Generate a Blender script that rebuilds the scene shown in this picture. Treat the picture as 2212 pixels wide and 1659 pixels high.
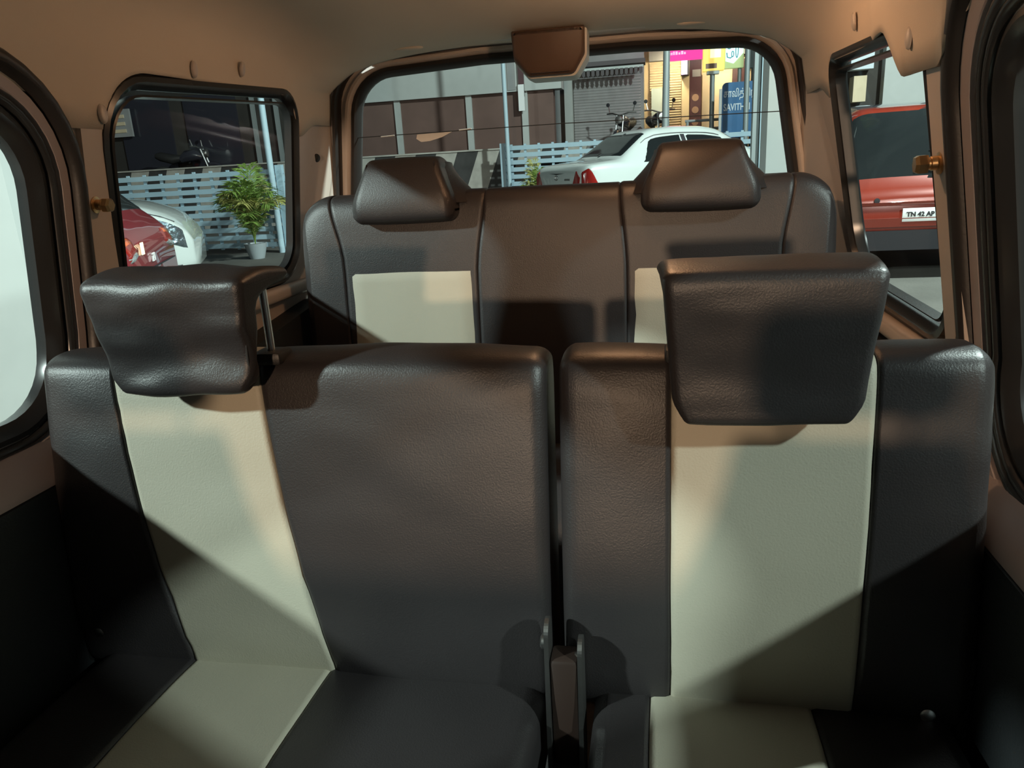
import bpy, bmesh, math, random
import numpy as np
from mathutils import Vector, Matrix, noise
from mathutils.geometry import tessellate_polygon
random.seed(7)
S = bpy.context.scene
COL = S.collection
for o in list(bpy.data.objects): bpy.data.objects.remove(o)

# ------------------------------------------------------------------ camera
def set_camera():
    yaw, pitch, roll = math.radians(11.4), math.radians(16.6), math.radians(3.3)
    f = Vector((-math.sin(yaw)*math.cos(pitch), math.cos(yaw)*math.cos(pitch), -math.sin(pitch)))
    r = Vector((math.cos(yaw), math.sin(yaw), 0)); u = r.cross(f)
    R = r*math.cos(roll) - u*math.sin(roll); U = u*math.cos(roll) + r*math.sin(roll)
    cd = bpy.data.cameras.new('camera'); c = bpy.data.objects.new('camera', cd); COL.objects.link(c)
    cd.sensor_width = 36; cd.lens = 36*1600/2212; cd.clip_start = .02; cd.clip_end = 300
    c.matrix_world = Matrix(((R.x, U.x, -f.x, .25), (R.y, U.y, -f.y, 0), (R.z, U.z, -f.z, 1.2), (0, 0, 0, 1)))
    S.camera = c
set_camera()

# ------------------------------------------------------------------ world, lamps of the car park, exposure
w = bpy.data.worlds.new('night'); S.world = w; w.use_nodes = True
w.node_tree.nodes['Background'].inputs[0].default_value = (.55, .62, .72, 1)
w.node_tree.nodes['Background'].inputs[1].default_value = .035
S.view_settings.view_transform = 'Standard'; S.view_settings.look = 'None'
S.view_settings.exposure = 0.28; S.view_settings.gamma = 1; S.view_settings.use_curve_mapping = False

def lamp(name, loc, watt, color, size, target=None, kind='AREA', angle=None):
    l = bpy.data.lights.new(name, kind); l.energy = watt; l.color = color
    if kind == 'AREA': l.shape = 'DISK'; l.size = size
    else: l.shadow_soft_size = size
    if kind == 'SPOT': l.spot_size = math.radians(angle or 90); l.spot_blend = .6
    o = bpy.data.objects.new(name, l); COL.objects.link(o); o.location = loc
    if target is not None:
        o.rotation_euler = (Vector(target)-Vector(loc)).to_track_quat('-Z', 'Y').to_euler()
    return o
COOL = (.86, 1.0, .96)
lamp('car_park_floodlight', (6.5, 4.6, 8.0), 2000, COOL, .5, (-1.5, 8.0, .5))
lamp('street_floodlight_left', (-4.6, -2.6, 3.5), 400, COOL, .25, (-.2, 1.0, .8))
lamp('street_floodlight_right', (5.0, -2.2, 4.0), 270, COOL, .25, (.3, 1.0, .8))
lamp('sodium_street_lamp', (.05, -7.0, 1.75), 210, (1, .68, .44), .25, (0, 1.0, 1.1))

# ------------------------------------------------------------------ materials
def mat(name, col, rough=.5, metal=0., bump=0., bscale=200., bdist=.002, var=0., vscale=6., coat=0., emit=None, estr=0., stretch=None, spec=.5):
    m = bpy.data.materials.new(name); m.use_nodes = True
    nt = m.node_tree; b = nt.nodes['Principled BSDF']
    b.inputs['Base Color'].default_value = (*col, 1); b.inputs['Roughness'].default_value = rough
    b.inputs['Metallic'].default_value = metal; b.inputs['Coat Weight'].default_value = coat
    b.inputs['Specular IOR Level'].default_value = spec
    if emit: b.inputs['Emission Color'].default_value = (*emit, 1); b.inputs['Emission Strength'].default_value = estr
    tc = nt.nodes.new('ShaderNodeTexCoord'); vec = tc.outputs['Object']
    if stretch:
        mp = nt.nodes.new('ShaderNodeMapping'); mp.inputs['Scale'].default_value = stretch
        nt.links.new(vec, mp.inputs[0]); vec = mp.outputs[0]
    if var:
        n = nt.nodes.new('ShaderNodeTexNoise'); n.inputs['Scale'].default_value = vscale; n.inputs['Detail'].default_value = 5
        nt.links.new(vec, n.inputs['Vector'])
        mr = nt.nodes.new('ShaderNodeMapRange'); mr.inputs[1].default_value = .3; mr.inputs[2].default_value = .7
        mr.inputs[3].default_value = 1-var; mr.inputs[4].default_value = 1+var
        nt.links.new(n.outputs[0], mr.inputs[0])
        mx = nt.nodes.new('ShaderNodeVectorMath'); mx.operation = 'SCALE'
        mx.inputs[0].default_value = col; nt.links.new(mr.outputs[0], mx.inputs['Scale'])
        nt.links.new(mx.outputs[0], b.inputs['Base Color'])
    if bump:
        n = nt.nodes.new('ShaderNodeTexNoise'); n.inputs['Scale'].default_value = bscale; n.inputs['Detail'].default_value = 4
        nt.links.new(vec, n.inputs['Vector'])
        bp = nt.nodes.new('ShaderNodeBump'); bp.inputs['Strength'].default_value = bump; bp.inputs['Distance'].default_value = bdist
        nt.links.new(n.outputs[0], bp.inputs['Height']); nt.links.new(bp.outputs[0], b.inputs['Normal'])
    return m
def glass_mat(name, tint=(.93, .96, .95), refl=1.0):
    m = bpy.data.materials.new(name); m.use_nodes = True; nt = m.node_tree; nt.nodes.clear()
    o = nt.nodes.new('ShaderNodeOutputMaterial'); mx = nt.nodes.new('ShaderNodeMixShader')
    t = nt.nodes.new('ShaderNodeBsdfTransparent'); t.inputs[0].default_value = (*tint, 1)
    g = nt.nodes.new('ShaderNodeBsdfGlossy'); g.inputs['Roughness'].default_value = .02
    lw = nt.nodes.new('ShaderNodeLayerWeight'); lw.inputs['Blend'].default_value = .5
    pw = nt.nodes.new('ShaderNodeMath'); pw.operation = 'POWER'; pw.inputs[1].default_value = 5
    ma = nt.nodes.new('ShaderNodeMath'); ma.operation = 'MULTIPLY_ADD'; ma.inputs[1].default_value = .16; ma.inputs[2].default_value = .0
    nt.links.new(lw.outputs['Facing'], pw.inputs[0]); nt.links.new(pw.outputs[0], ma.inputs[0])
    nt.links.new(ma.outputs[0], mx.inputs[0]); nt.links.new(t.outputs[0], mx.inputs[1]); nt.links.new(g.outputs[0], mx.inputs[2])
    nt.links.new(mx.outputs[0], o.inputs[0]); return m
M = dict(
 dark=mat('dark_leather', (.0275, .0240, .0248), .41, spec=.45, bump=.35, bscale=420, bdist=.0012, var=.06),
 cream=mat('cream_leather', (.45, .42, .335), .55, bump=.35, bscale=380, bdist=.0012, var=.03),
 thread=mat('seam_thread', (.015, .014, .014), .7),
 chrome=mat('chrome', (.80, .80, .80), .28, 1),
 steel=mat('worn_steel', (.35, .34, .33), .38, 1, bump=.2, bscale=90, var=.2),
 brass=mat('zinc_yellow_bolt', (.72, .48, .25), .32, 1, var=.15, vscale=60),
 blackplastic=mat('black_plastic', (.022, .021, .021), .45, bump=.2, bscale=500),
 brownplastic=mat('brown_plastic', (.10, .060, .040), .45, bump=.15, bscale=400),
 darkbrown=mat('dark_brown_plastic', (.030, .017, .013), .5),
 whiteplastic=mat('white_plastic', (.62, .62, .58), .4),
 rubber=mat('rubber_seal', (.024, .021, .020), .42, bump=.1, bscale=200),
 rubbershine=mat('window_rubber', (.030, .031, .032), .25),
 headliner=mat('headliner_fabric', (.68, .57, .46), .85, bump=.3, bscale=700, bdist=.001, var=.04, vscale=3),
 paint=mat('inner_body_paint', (.58, .50, .44), .42, var=.04, vscale=3),
 doorpaint=mat('door_frame_paint', (.36, .30, .29), .38, var=.04),
 lowtrim=mat('dark_side_trim', (.018, .020, .022), .6, bump=.3, bscale=250),
 carpet=mat('floor_mat', (.012, .012, .013), .9, bump=.5, bscale=300),
 glass=glass_mat('window_glass'),
 carglass=mat('tinted_car_glass', (.014, .017, .018), .06, spec=.5),
 tape=mat('torn_tape', (.72, .70, .66), .6),
 wirem=mat('defogger_line', (.03, .03, .03), .5),
)

# ------------------------------------------------------------------ mesh helpers
def obj(name, verts, faces, m, parent=None, smooth=True, label=None, cat=None, group=None, kind=None, world=True, sharp=None):
    me = bpy.data.meshes.new(name); me.from_pydata([tuple(v) for v in verts], [], faces)
    bm = bmesh.new(); bm.from_mesh(me); bmesh.ops.recalc_face_normals(bm, faces=bm.faces); bm.to_mesh(me); bm.free()
    return link(name, me, m, parent, smooth, label, cat, group, kind, world, sharp)
def link(name, me, m, parent=None, smooth=True, label=None, cat=None, group=None, kind=None, world=True, sharp=None):
    me.materials.append(M[m] if isinstance(m, str) else m)
    for p in me.polygons: p.use_smooth = smooth
    if smooth: me.set_sharp_from_angle(angle=math.radians(sharp or 42))
    o = bpy.data.objects.new(name, me); COL.objects.link(o)
    if parent is not None:
        o.parent = parent
        if world: o.matrix_parent_inverse = parent.matrix_basis.inverted()
    tag(o, label, cat, group, kind); return o
def tag(o, label=None, cat=None, group=None, kind=None):
    if label: o['label'] = label
    if cat: o['category'] = cat
    if group: o['group'] = group
    if kind: o['kind'] = kind
    return o
def thing(name, loc, label, cat, group=None, rz=0, kind=None):
    o = bpy.data.objects.new(name, None); COL.objects.link(o); o.empty_display_size = .05
    o.location = loc; o.rotation_euler = (0, 0, rz)
    o.matrix_basis = Matrix.Translation(loc) @ Matrix.Rotation(rz, 4, 'Z')
    return tag(o, label, cat, group, kind)
def from_bm(name, bm, m, parent=None, smooth=False, **k):
    me = bpy.data.meshes.new(name); bmesh.ops.recalc_face_normals(bm, faces=bm.faces); bm.to_mesh(me); bm.free()
    return link(name, me, m, parent, smooth, **k)
def box(name, a, b, m, parent=None, bevel=0., seg=2, **k):
    bm = bmesh.new(); bmesh.ops.create_cube(bm, size=1)
    c = [(a[i]+b[i])/2 for i in range(3)]; s = [abs(b[i]-a[i]) for i in range(3)]
    for v in bm.verts: v.co = Vector((v.co.x*s[0]+c[0], v.co.y*s[1]+c[1], v.co.z*s[2]+c[2]))
    if bevel: bmesh.ops.bevel(bm, geom=bm.edges[:], offset=bevel, segments=seg, affect='EDGES', profile=.5)
    return from_bm(name, bm, m, parent, smooth=bevel > 0, **k)
def tube(name, pts, r, m, parent=None, n=10, closed=False, **k):
    pts = [Vector(p) for p in pts]; V = []; Fc = []; N = len(pts)
    rr = r if isinstance(r, (list, tuple)) else [r]*N
    prev = None
    for i, p in enumerate(pts):
        if closed: t = pts[(i+1) % N]-pts[i-1]
        else: t = pts[min(i+1, N-1)]-pts[max(i-1, 0)]
        t.normalize()
        if prev is None:
            a = Vector((0, 0, 1)) if abs(t.z) < .9 else Vector((1, 0, 0)); prev = t.cross(a).normalized()
        e1 = (prev - t*prev.dot(t)).normalized(); e2 = t.cross(e1); prev = e1
        for j in range(n):
            q = 2*math.pi*j/n; V.append(p+(e1*math.cos(q)+e2*math.sin(q))*rr[i])
    L = N if closed else N-1
    for i in range(L):
        for j in range(n):
            a = i*n+j; b = i*n+(j+1) % n; c = ((i+1) % N)*n+(j+1) % n; d = ((i+1) % N)*n+j
            Fc.append((a, b, c, d))
    if not closed: Fc += [tuple(range(n))[::-1], tuple(range((N-1)*n, N*n))]
    return obj(name, V, Fc, m, parent, **k)
def lathe(name, prof, origin, axis, m, parent=None, n=20, **k):
    ax = Vector(axis).normalized(); a = Vector((0, 0, 1)) if abs(ax.z) < .9 else Vector((1, 0, 0))
    e1 = ax.cross(a).normalized(); e2 = ax.cross(e1); o0 = Vector(origin); V = []; Fc = []
    for r, h in prof:
        for j in range(n):
            q = 2*math.pi*j/n; V.append(o0+ax*h+(e1*math.cos(q)+e2*math.sin(q))*r)
    for i in range(len(prof)-1):
        for j in range(n): Fc.append((i*n+j, i*n+(j+1) % n, (i+1)*n+(j+1) % n, (i+1)*n+j))
    Fc += [tuple(range(n))[::-1], tuple(range((len(prof)-1)*n, len(prof)*n))]
    return obj(name, V, Fc, m, parent, **k)
def rpoly(pts, rad, n=7):
    """rounded polygon; pts 2D, rad one radius or one per corner"""
    N = len(pts); out = []
    if not isinstance(rad, (list, tuple)): rad = [rad]*N
    for i in range(N):
        p = Vector(pts[i]); a = (Vector(pts[i-1])-p); b = (Vector(pts[(i+1) % N])-p)
        r = rad[i]
        if r <= 0: out.append(p.copy()); continue
        la, lb = a.length, b.length; a.normalize(); b.normalize()
        ang = a.angle(b); d = min(r/math.tan(ang/2), la*.48, lb*.48); r2 = d*math.tan(ang/2)
        c = p+(a+b).normalized()*(r2/math.sin(ang/2)); s = p+a*d-c; e = p+b*d-c
        t = s.angle_signed(e) if s.length and e.length else 0
        for k in range(n+1):
            q = -t*k/n; out.append(c+Vector((s.x*math.cos(q)-s.y*math.sin(q), s.x*math.sin(q)+s.y*math.cos(q))))
    return out
def inset2(loop, d):
    """offset a closed 2D loop inwards by d (loop of any winding)"""
    N = len(loop); A = sum(loop[i].x*loop[(i+1) % N].y-loop[(i+1) % N].x*loop[i].y for i in range(N))
    s = 1 if A > 0 else -1; out = []
    for i in range(N):
        t = (loop[(i+1) % N]-loop[i-1]); t.normalize(); out.append(loop[i]+Vector((-t.y, t.x))*d*s)
    return out
def panel(name, outer, holes, mapf, m, thick, parent=None, **k):
    """flat sheet with holes; mapf((a,b), depth) -> 3D"""
    bm = bmesh.new(); es = []
    for lp in [outer]+holes:
        vs = [bm.verts.new((p[0], p[1], 0)) for p in lp]
        es += [bm.edges.new((vs[i], vs[(i+1) % len(vs)])) for i in range(len(vs))]
    bmesh.ops.triangle_fill(bm, use_beauty=True, use_dissolve=False, edges=es)
    r = bmesh.ops.extrude_face_region(bm, geom=bm.faces[:])
    for g in r['geom']:
        if isinstance(g, bmesh.types.BMVert): g.co.z = 1
    for v in bm.verts: v.co = Vector(mapf((v.co.x, v.co.y), v.co.z*thick))
    return from_bm(name, bm, m, parent, smooth=False, **k)
def band(name, loop, mapf, prof, m, parent=None, **k):
    """sweep a small closed profile [(inset, depth)...] round a 2D loop"""
    rows = []
    for ins, dep in prof:
        lp = inset2(loop, ins); rows.append([mapf((p.x, p.y), dep) for p in lp])
    n = len(loop); V = [v for r in rows for v in r]; Fc = []; P = len(rows)
    for i in range(P):
        for j in range(n):
            Fc.append((i*n+j, i*n+(j+1) % n, ((i+1) % P)*n+(j+1) % n, ((i+1) % P)*n+j))
    return obj(name, V, Fc, m, parent, **k)
def fill(name, loop, mapf, m, depth, thick, parent=None, **k):
    n = len(loop); V = [mapf((p[0], p[1]), depth) for p in loop]+[mapf((p[0], p[1]), depth+thick) for p in loop]
    Fc = [tuple(range(n)), tuple(range(n, 2*n))[::-1]]+[(i, (i+1) % n, n+(i+1) % n, n+i) for i in range(n)]
    return obj(name, V, Fc, m, parent, smooth=False, **k)
def rod_profile(w, d, ins0=0., dep0=0.):
    return [(ins0+w/2+w/2*math.cos(q), dep0+d*math.sin(q)) for q in [i*math.pi/6 for i in range(7)]]+[(ins0, dep0-.004), (ins0+w, dep0-.004)]
def catmull(P, n, closed=True):
    P = [Vector(p) for p in P]; N = len(P); out = []
    for i in range(N if closed else N-1):
        p0, p1, p2, p3 = (P[(i-1) % N], P[i], P[(i+1) % N], P[(i+2) % N]) if closed else (P[max(i-1, 0)], P[i], P[i+1], P[min(i+2, N-1)])
        for k in range(n):
            t = k/n
            out.append(.5*((2*p1)+(p2-p0)*t+(2*p0-5*p1+4*p2-p3)*t*t+(3*p1-p0-3*p2+p3)*t**3))
    if not closed: out.append(P[-1])
    return out
def sstep(a, b, x):
    t = max(0, min(1, (x-a)/(b-a))); return t*t*(3-2*t)

# ------------------------------------------------------------------ the van shell
GZ = .10                                  # street level
FLOOR = .20
def xl(z): return -.69+.13*(z-.95) if z > .95 else -.69
def xr(z): return .695-.19*(z-.95) if z > .95 else .695
def mapL(p, d): return (xl(p[1])+d, p[0], p[1])      # d > 0 into the cabin
def mapR(p, d): return (xr(p[1])-d, p[0], p[1])
def mapRear(p, d): return (p[0], 2.07-d, p[1])
V2 = lambda *a: Vector(a)
loops = {
 'Lq': rpoly([(1.152, .95), (1.835, .95), (1.838, 1.393), (1.14, 1.366)], [.10, .09, .07, .11]),
 'Rq': rpoly([(1.205, .90), (1.775, .905), (1.765, 1.368), (1.195, 1.355)], [.06, .13, .05, .06]),
 'Ld': rpoly([(.14, .862), (1.004, .850), (1.004, 1.320), (.14, 1.325)], [.08, .12, .12, .08], 9),
 'Rd': rpoly([(.14, .80), (1.020, .80), (1.002, 1.315), (.14, 1.325)], [.08, .12, .10, .08], 9),
 'Lf': rpoly([(-.80, .90), (-.02, .88), (-.02, 1.32), (-.62, 1.33)], [.06, .06, .06, .08]),
 'Rf': rpoly([(-.80, .90), (-.02, .86), (-.02, 1.32), (-.62, 1.33)], [.06, .06, .06, .08]),
 'back': rpoly([(-.615, 1.0), (.625, 1.0), (.545, 1.455), (.2, 1.468), (-.2, 1.468), (-.555, 1.452)], [.05, .05, .115, .3, .3, .115], 8),
 'frame': rpoly([(-.66, .96), (.672, .96), (.585, 1.488), (.2, 1.510), (-.2, 1.510), (-.605, 1.485)], [.05, .05, .13, .3, .3, .13], 8),
}
box('floor', (-.72, -1.3, FLOOR-.04), (.725, 2.3, FLOOR), 'carpet', kind='structure', label='dark rubber van floor under the seats')
outer = [V2(-1.0, FLOOR-.02), V2(2.085, FLOOR-.02), V2(2.085, 1.50), V2(-.60, 1.50), V2(-1.0, .95)]
wl = panel('wall_left', outer, [loops['Lq'], loops['Ld'], loops['Lf']], lambda p, d: mapL(p, -d), 'paint', .016, kind='structure', label='beige painted inner body side on the left')
wr = panel('wall_right', outer, [loops['Rq'], loops['Rd'], loops['Rf']], lambda p, d: mapR(p, -d), 'paint', .016, kind='structure', label='beige painted inner body side on the right')
wb = panel('wall_rear', [V2(-.70, FLOOR-.02), V2(.70, FLOOR-.02), V2(.66, 1.56), V2(-.66, 1.56)], [loops['frame']], lambda p, d: (p[0], 2.05+d, p[1]), 'paint', .03, kind='structure', label='beige body frame around the tailgate opening')
panel('wall_front', [V2(-.70, FLOOR-.02), V2(.70, FLOOR-.02), V2(.63, 1.56), V2(-.63, 1.56)], [rpoly([(-.62, .92), (.62, .92), (.55, 1.44), (-.55, 1.44)], .06)],
      lambda p, d: (p[0], -1.0-d+max(0, (p[1]-.95))*.7, p[1]), 'lowtrim', .03, kind='structure', label='dashboard and windscreen frame at the front of the van')

# headliner: one sheet from the left window tops over the roof to the right window tops
def hl_low(Y, side):
    if side < 0:
        a = 1.29 - .0*Y
        up = (0 if Y < 1.146 else math.sqrt(max(0, 1-(max(0, 1.262-Y)/.116)**2)))*(1-sstep(1.80, 1.86, Y)); dn = 1-sstep(.97, 1.07, Y)
        return a+up*.095+dn*.05+.035*sstep(1.84, 1.95, Y)
    up = sstep(1.245, 1.33, Y)*(1-sstep(1.77, 1.80, Y)); dn = 1-sstep(1.02, 1.12, Y)
    return 1.288+up*.075+dn*.06+.035*sstep(1.77, 1.9, Y)
def top_z(Y): return 1.553-.055*sstep(1.45, 1.99, Y)**1.3
def cross(Y):
    tz = top_z(Y); P = []
    for side in (-1, 1):
        z0 = hl_low(Y, side); q = []
        o_ = .010+(.016*sstep(1.02, 1.10, Y)*(1-sstep(1.34, 1.46, Y)) if side > 0 else 0)
        xx = (lambda z: xl(z)+.010) if side < 0 else (lambda z: xr(z)-o_)
        z1 = max(1.405, z0+.015)
        for t in (0, .35, .7, 1): zz = z0+(z1-z0)*t; q.append(Vector((xx(zz), zz)))
        xe = xx(z1); s = -1 if side < 0 else 1
        k = sstep(1.70, 2.0, Y); ctrl = [Vector((xe, z1)), Vector((xe-s*(.012+.022*k), z1+(tz-z1)*(.55-.25*k))), Vector((xe-s*(.075+.02*k), z1+(tz-z1)*(.86-.22*k))), Vector((xe-s*(.20+.02*k), tz-.012)), Vector((s*.22, tz-.002))]
        cv = catmull(ctrl, 5, closed=False)
        P.append(q[:-1]+cv)
    L, R = P
    return L+[Vector((0, tz))]+R[::-1]
Ys = [-1.0+i*.1 for i in range(20)]+[.98+i*.0125 for i in range(86)]
Vv = []; Fc = []
for Y in Ys:
    cr = cross(Y); nn = len(cr)
    for p in cr:
        bul = .006*noise.noise((p.x*3, Y*3, 5.))
        Vv.append((p.x, Y, p.y+bul))
for i in range(len(Ys)-1):
    for j in range(nn-1): Fc.append((i*nn+j, i*nn+j+1, (i+1)*nn+j+1, (i+1)*nn+j))
ceil = obj('ceiling', Vv, Fc, 'headliner', kind='structure', label='beige moulded headliner covering the van roof', sharp=60)
sm = ceil.modifiers.new('thick', 'SOLIDIFY'); sm.thickness = .008; sm.offset = 1
# closing lip from headliner to the rear frame
box('trim_1', (-.56, 1.985, 1.497), (.56, 2.062, 1.56), 'paint', bevel=.006, kind='structure', label='beige painted roof crossmember above the rear window')

# ---- windows
def window(name, loop, mp, lab, out=.009, gas=.03, mg='rubbershine', gd=.012):
    o = fill(name, inset2(loop, -.004), mp, 'glass', -out-.004, .004, kind='structure', label=lab)
    band('gasket', inset2(loop, -.012), mp, [(0, .002), (.003, gd), (.012, gd+.003), (gas*.6, gd), (gas, 0), (gas, -.010), (gas-.002, -out-.011), (-.004, -out-.011), (-.004, .001)], mg, o)
    return o
w1 = window('window_1', loops['back'], lambda p, d: mapRear(p, d-.012), 'rear tailgate window with street behind it', gas=.026, mg='rubber')
w2 = window('window_2', loops['Lq'], mapL, 'left rear quarter window with fence and palm behind it', gas=.024)
w3 = window('window_3', loops['Rq'], mapR, 'right rear quarter window with orange car behind it', gas=.022)
w4 = window('window_4', loops['Ld'], lambda p, d: mapL(p, d-.008), 'left sliding door window with white pillar behind it', gas=.030)
w5 = window('window_5', loops['Rd'], lambda p, d: mapR(p, d-.008), 'right sliding door window at the picture edge', gas=.030)
w6 = window('window_6', loops['Lf'], mapL, 'left front door window beside the driver area')
w7 = window('window_7', loops['Rf'], mapR, 'right front door window beside the front seat')
# rear window: thin defogger line and torn tape
tube('defogger_line', [(-.60, 2.076, 1.291), (0, 2.076, 1.293), (.585, 2.076, 1.287)], .0013, 'wirem', w1, n=6)
tape_pts = [(-.395, 1.289), (-.36, 1.290), (-.295, 1.2905), (-.325, 1.278), (-.36, 1.270), (-.385, 1.269), (-.398, 1.278)]
obj('tape_scrap', [(x, 2.0745+.001*(i % 2), z) for i, (x, z) in enumerate(tape_pts)], [tuple(range(7))], 'tape', w1, smooth=False)
tube('tape_thread', [(-.50, 2.075, 1.2895), (-.46, 2.074, 1.291)], .0016, 'tape', w1, n=5)
tube('tape_thread', [(-.275, 2.075, 1.2935), (-.24, 2.074, 1.295)], .0018, 'tape', w1, n=5)
# inner rubber channel lip on the quarter windows
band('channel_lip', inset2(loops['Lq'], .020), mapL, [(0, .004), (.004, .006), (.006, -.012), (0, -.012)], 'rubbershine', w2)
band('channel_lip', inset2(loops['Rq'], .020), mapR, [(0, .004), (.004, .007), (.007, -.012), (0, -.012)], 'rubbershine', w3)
# tailgate frame rings: black body seal, painted flange
band('trim_2', loops['frame'], mapRear, [(-.008, .02), (-.004, .030), (.004, .030), (.008, .02), (.008, -.01), (-.008, -.01)], 'rubber', kind='structure', label='black rubber seal round the tailgate opening')
tg = panel('door_1', inset2(loops['frame'], -.03), [inset2(loops['back'], .006)], lambda p, d: (p[0], 2.078+d, p[1]), 'paint', .02, kind='structure', label='painted inner tailgate around the rear window')
band('flange', inset2(loops['back'], -.030), mapRear, [(0, -.01), (.004, .006), (.012, .008), (.018, .002), (.020, -.01)], 'paint', tg)
# sliding doors: body seal, painted door frame strip, inner seal
for side, mp, lp, nm, sc in ((-1, mapL, 'Ld', 'door_2', .90), (1, mapR, 'Rd', 'door_3', 1.40)):
    big = inset2(loops[lp], -.080 if side < 0 else -.130)
    d = band(nm, inset2(big, .034*sc), mp, [(0, .004), (.004, .012), (.022*sc, .012), (.026*sc, .004), (.026*sc, -.01), (0, -.01)], 'doorpaint', kind='structure',
             label='painted sliding door frame on the %s' % ('left' if side < 0 else 'right'))
    band('body_seal', big, mp, rod_profile(.034*sc, .020, 0, .004), 'rubber', d)
    band('body_seal_lip', inset2(big, .018*sc), mp, rod_profile(.016*sc, .022, 0, .004), 'rubber', d)
    band('inner_seal', inset2(big, .060*sc), mp, rod_profile(.016*sc, .010, 0, .002), 'rubbershine', d)
    if side > 0: band('glass_run', inset2(big, .086), mp, rod_profile(.014, .010, 0, .002), 'rubber', d); band('glass_run', inset2(big, .101), mp, rod_profile(.015, .008, 0, .002), 'rubbershine', d)
    # belt and lower trim of the door
    zb = .83 if side < 0 else .775
    s = side; X = -.69 if s < 0 else .695
    prof = [(X, zb), (X-s*.016, zb-.004), (X-s*.035, zb-.035), (X-s*.045, zb-.050), (X-s*.045, zb-.06), (X, zb-.06)]
    Vq = [(p[0], y, p[1]) for y in (.02, 1.05) for p in prof]; n = len(prof)
    obj('belt', Vq, [(i, (i+1) % n, n+(i+1) % n, n+i) for i in range(n)]+[tuple(range(n)), tuple(range(n, 2*n))], 'doorpaint', d, sharp=60)
    box('lower_panel', (X, .02, FLOOR+.01), (X-s*.05, 1.06, zb-.06), 'lowtrim', d, bevel=.01)
# dark cargo side panels with rounded rear top corner
for s, nm in ((-1, 'trim_3'), (1, 'trim_4')):
    X = -.69 if s < 0 else .695
    lp = rpoly([(1.085, FLOOR+.005), (1.93, FLOOR+.005), (1.93, .885), (1.085, .79)], [.01, .02, .07, .02])
    fill(nm, lp, lambda p, d: (X-s*d, p[0], p[1]), 'lowtrim', 0, .055, kind='structure', label='dark lower cargo side panel on the %s' % ('left' if s < 0 else 'right'))
    box('trim_%d' % (5 if s < 0 else 6), (X+s*.0, 1.10, .90 if s < 0 else .85), (X-s*.030, 2.04, .935 if s < 0 else .885), 'paint', bevel=.012, seg=3, kind='structure', label='beige ledge below the %s quarter window' % ('left' if s < 0 else 'right'))

for s, nm, mp, y0, y1 in ((-1, 'trim_7', mapL, 1.088, 1.146), (1, 'trim_8', mapR, 1.10, 1.176)):
    lp = [Vector(p) for p in ((y0, .90), (y1, .90), (y1, 1.30), (y0, 1.30))]
    fill(nm, lp, mp, 'paint', -.001, .010 if s < 0 else .018, kind='structure', label='beige pillar between the %s door and quarter window' % ('left' if s < 0 else 'right'))
# ------------------------------------------------------------------ small fittings on the shell
def plug(name, loc, axis, r, m, lab, cat, prof=None, grp=None):
    return lathe(name, prof or [(r, 0), (r, .003), (r*.75, .006), (.0005, .007)], loc, axis, m, label=lab, cat=cat, group=grp)
def oval_clip(loc, nrm, lab):
    n = Vector(nrm).normalized(); e1 = Vector((0, 1, 0)); e2 = n.cross(e1).normalized(); V = []; Fc = []
    for r, h in ((1, 0), (.9, .003), (.6, .005), (.02, .0055)):
        for j in range(20):
            q = 2*math.pi*j/20; V.append(Vector(loc)+n*h+e1*math.cos(q)*.010*r+e2*math.sin(q)*.016*r)
    for i in range(3):
        for j in range(20): Fc.append((i*20+j, i*20+(j+1) % 20, (i+1)*20+(j+1) % 20, (i+1)*20+j))
    Fc.append(tuple(range(60, 80)))
    return obj('trim_clip', V, Fc, 'paint', label=lab, cat='clip', group='headliner clips')
oval_clip((xl(1.405)+.012, 1.40, 1.405), (1, 0, -.1), 'beige oval headliner clip above middle of left quarter window')
oval_clip((xl(1.42)+.014, 1.575, 1.423), (1, 0, -.2), 'beige oval headliner clip above rear half of left quarter window')
oval_clip((xl(1.31)+.012, 1.137, 1.313), (1, 0, 0), 'beige oval headliner clip just above the left belt bolt pillar')
oval_clip((xr(1.33)-.027, 1.20, 1.335), (-1, 0, 0), 'beige oval headliner clip on flap above right pillar')
oval_clip((xr(1.40)-.014, 1.52, 1.405), (-1, 0, -.1), 'beige oval headliner clip above right quarter window')
plug('pillar_hole', (xl(1.242), 1.967, 1.242), (1, -.7, -.13), .0105, 'blackplastic', 'black round hole plug on left rear pillar', 'plug', [(.0112, -.012), (.0112, .004), (.0095, .0055), (.0005, .0055)])
plug('pillar_screw', (xr(1.246), 2.005, 1.246), (-1, -.7, -.19), .008, 'brownplastic', 'small screw recess on right rear pillar', 'screw', [(.009, -.012), (.009, .004), (.006, .004), (.005, .002), (.0005, .002)])
def belt_bolt(loc, axis, lab, s=1):
    ax = Vector(axis).normalized(); t = thing('anchor_bolt', loc, lab, 'bolt')
    lathe('washer', [(.011*s, -.002), (.0135*s, 0), (.0135*s, .004*s), (.010*s, .005*s)], loc, ax, 'brass', t)
    lathe('shank', [(.0085*s, .004*s), (.0085*s, .012*s), (.0075*s, .013*s), (.0075*s, .018*s)], loc, ax, 'brass', t)
    lathe('hex_head', [(.0115*s, .016*s), (.0120*s, .018*s), (.0120*s, .026*s), (.0095*s, .030*s), (.0005, .030*s)], loc, ax, 'brass', t, n=6, smooth=False)
belt_bolt((xl(1.172)+.008, 1.103, 1.172), (1, .10, -.08), 'brass coloured seat belt bolt on left pillar', 1.0)
belt_bolt((xr(1.168)-.017, 1.150, 1.168), (-1, .05, -.05), 'brass coloured seat belt bolt on right pillar', 1.15)
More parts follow.
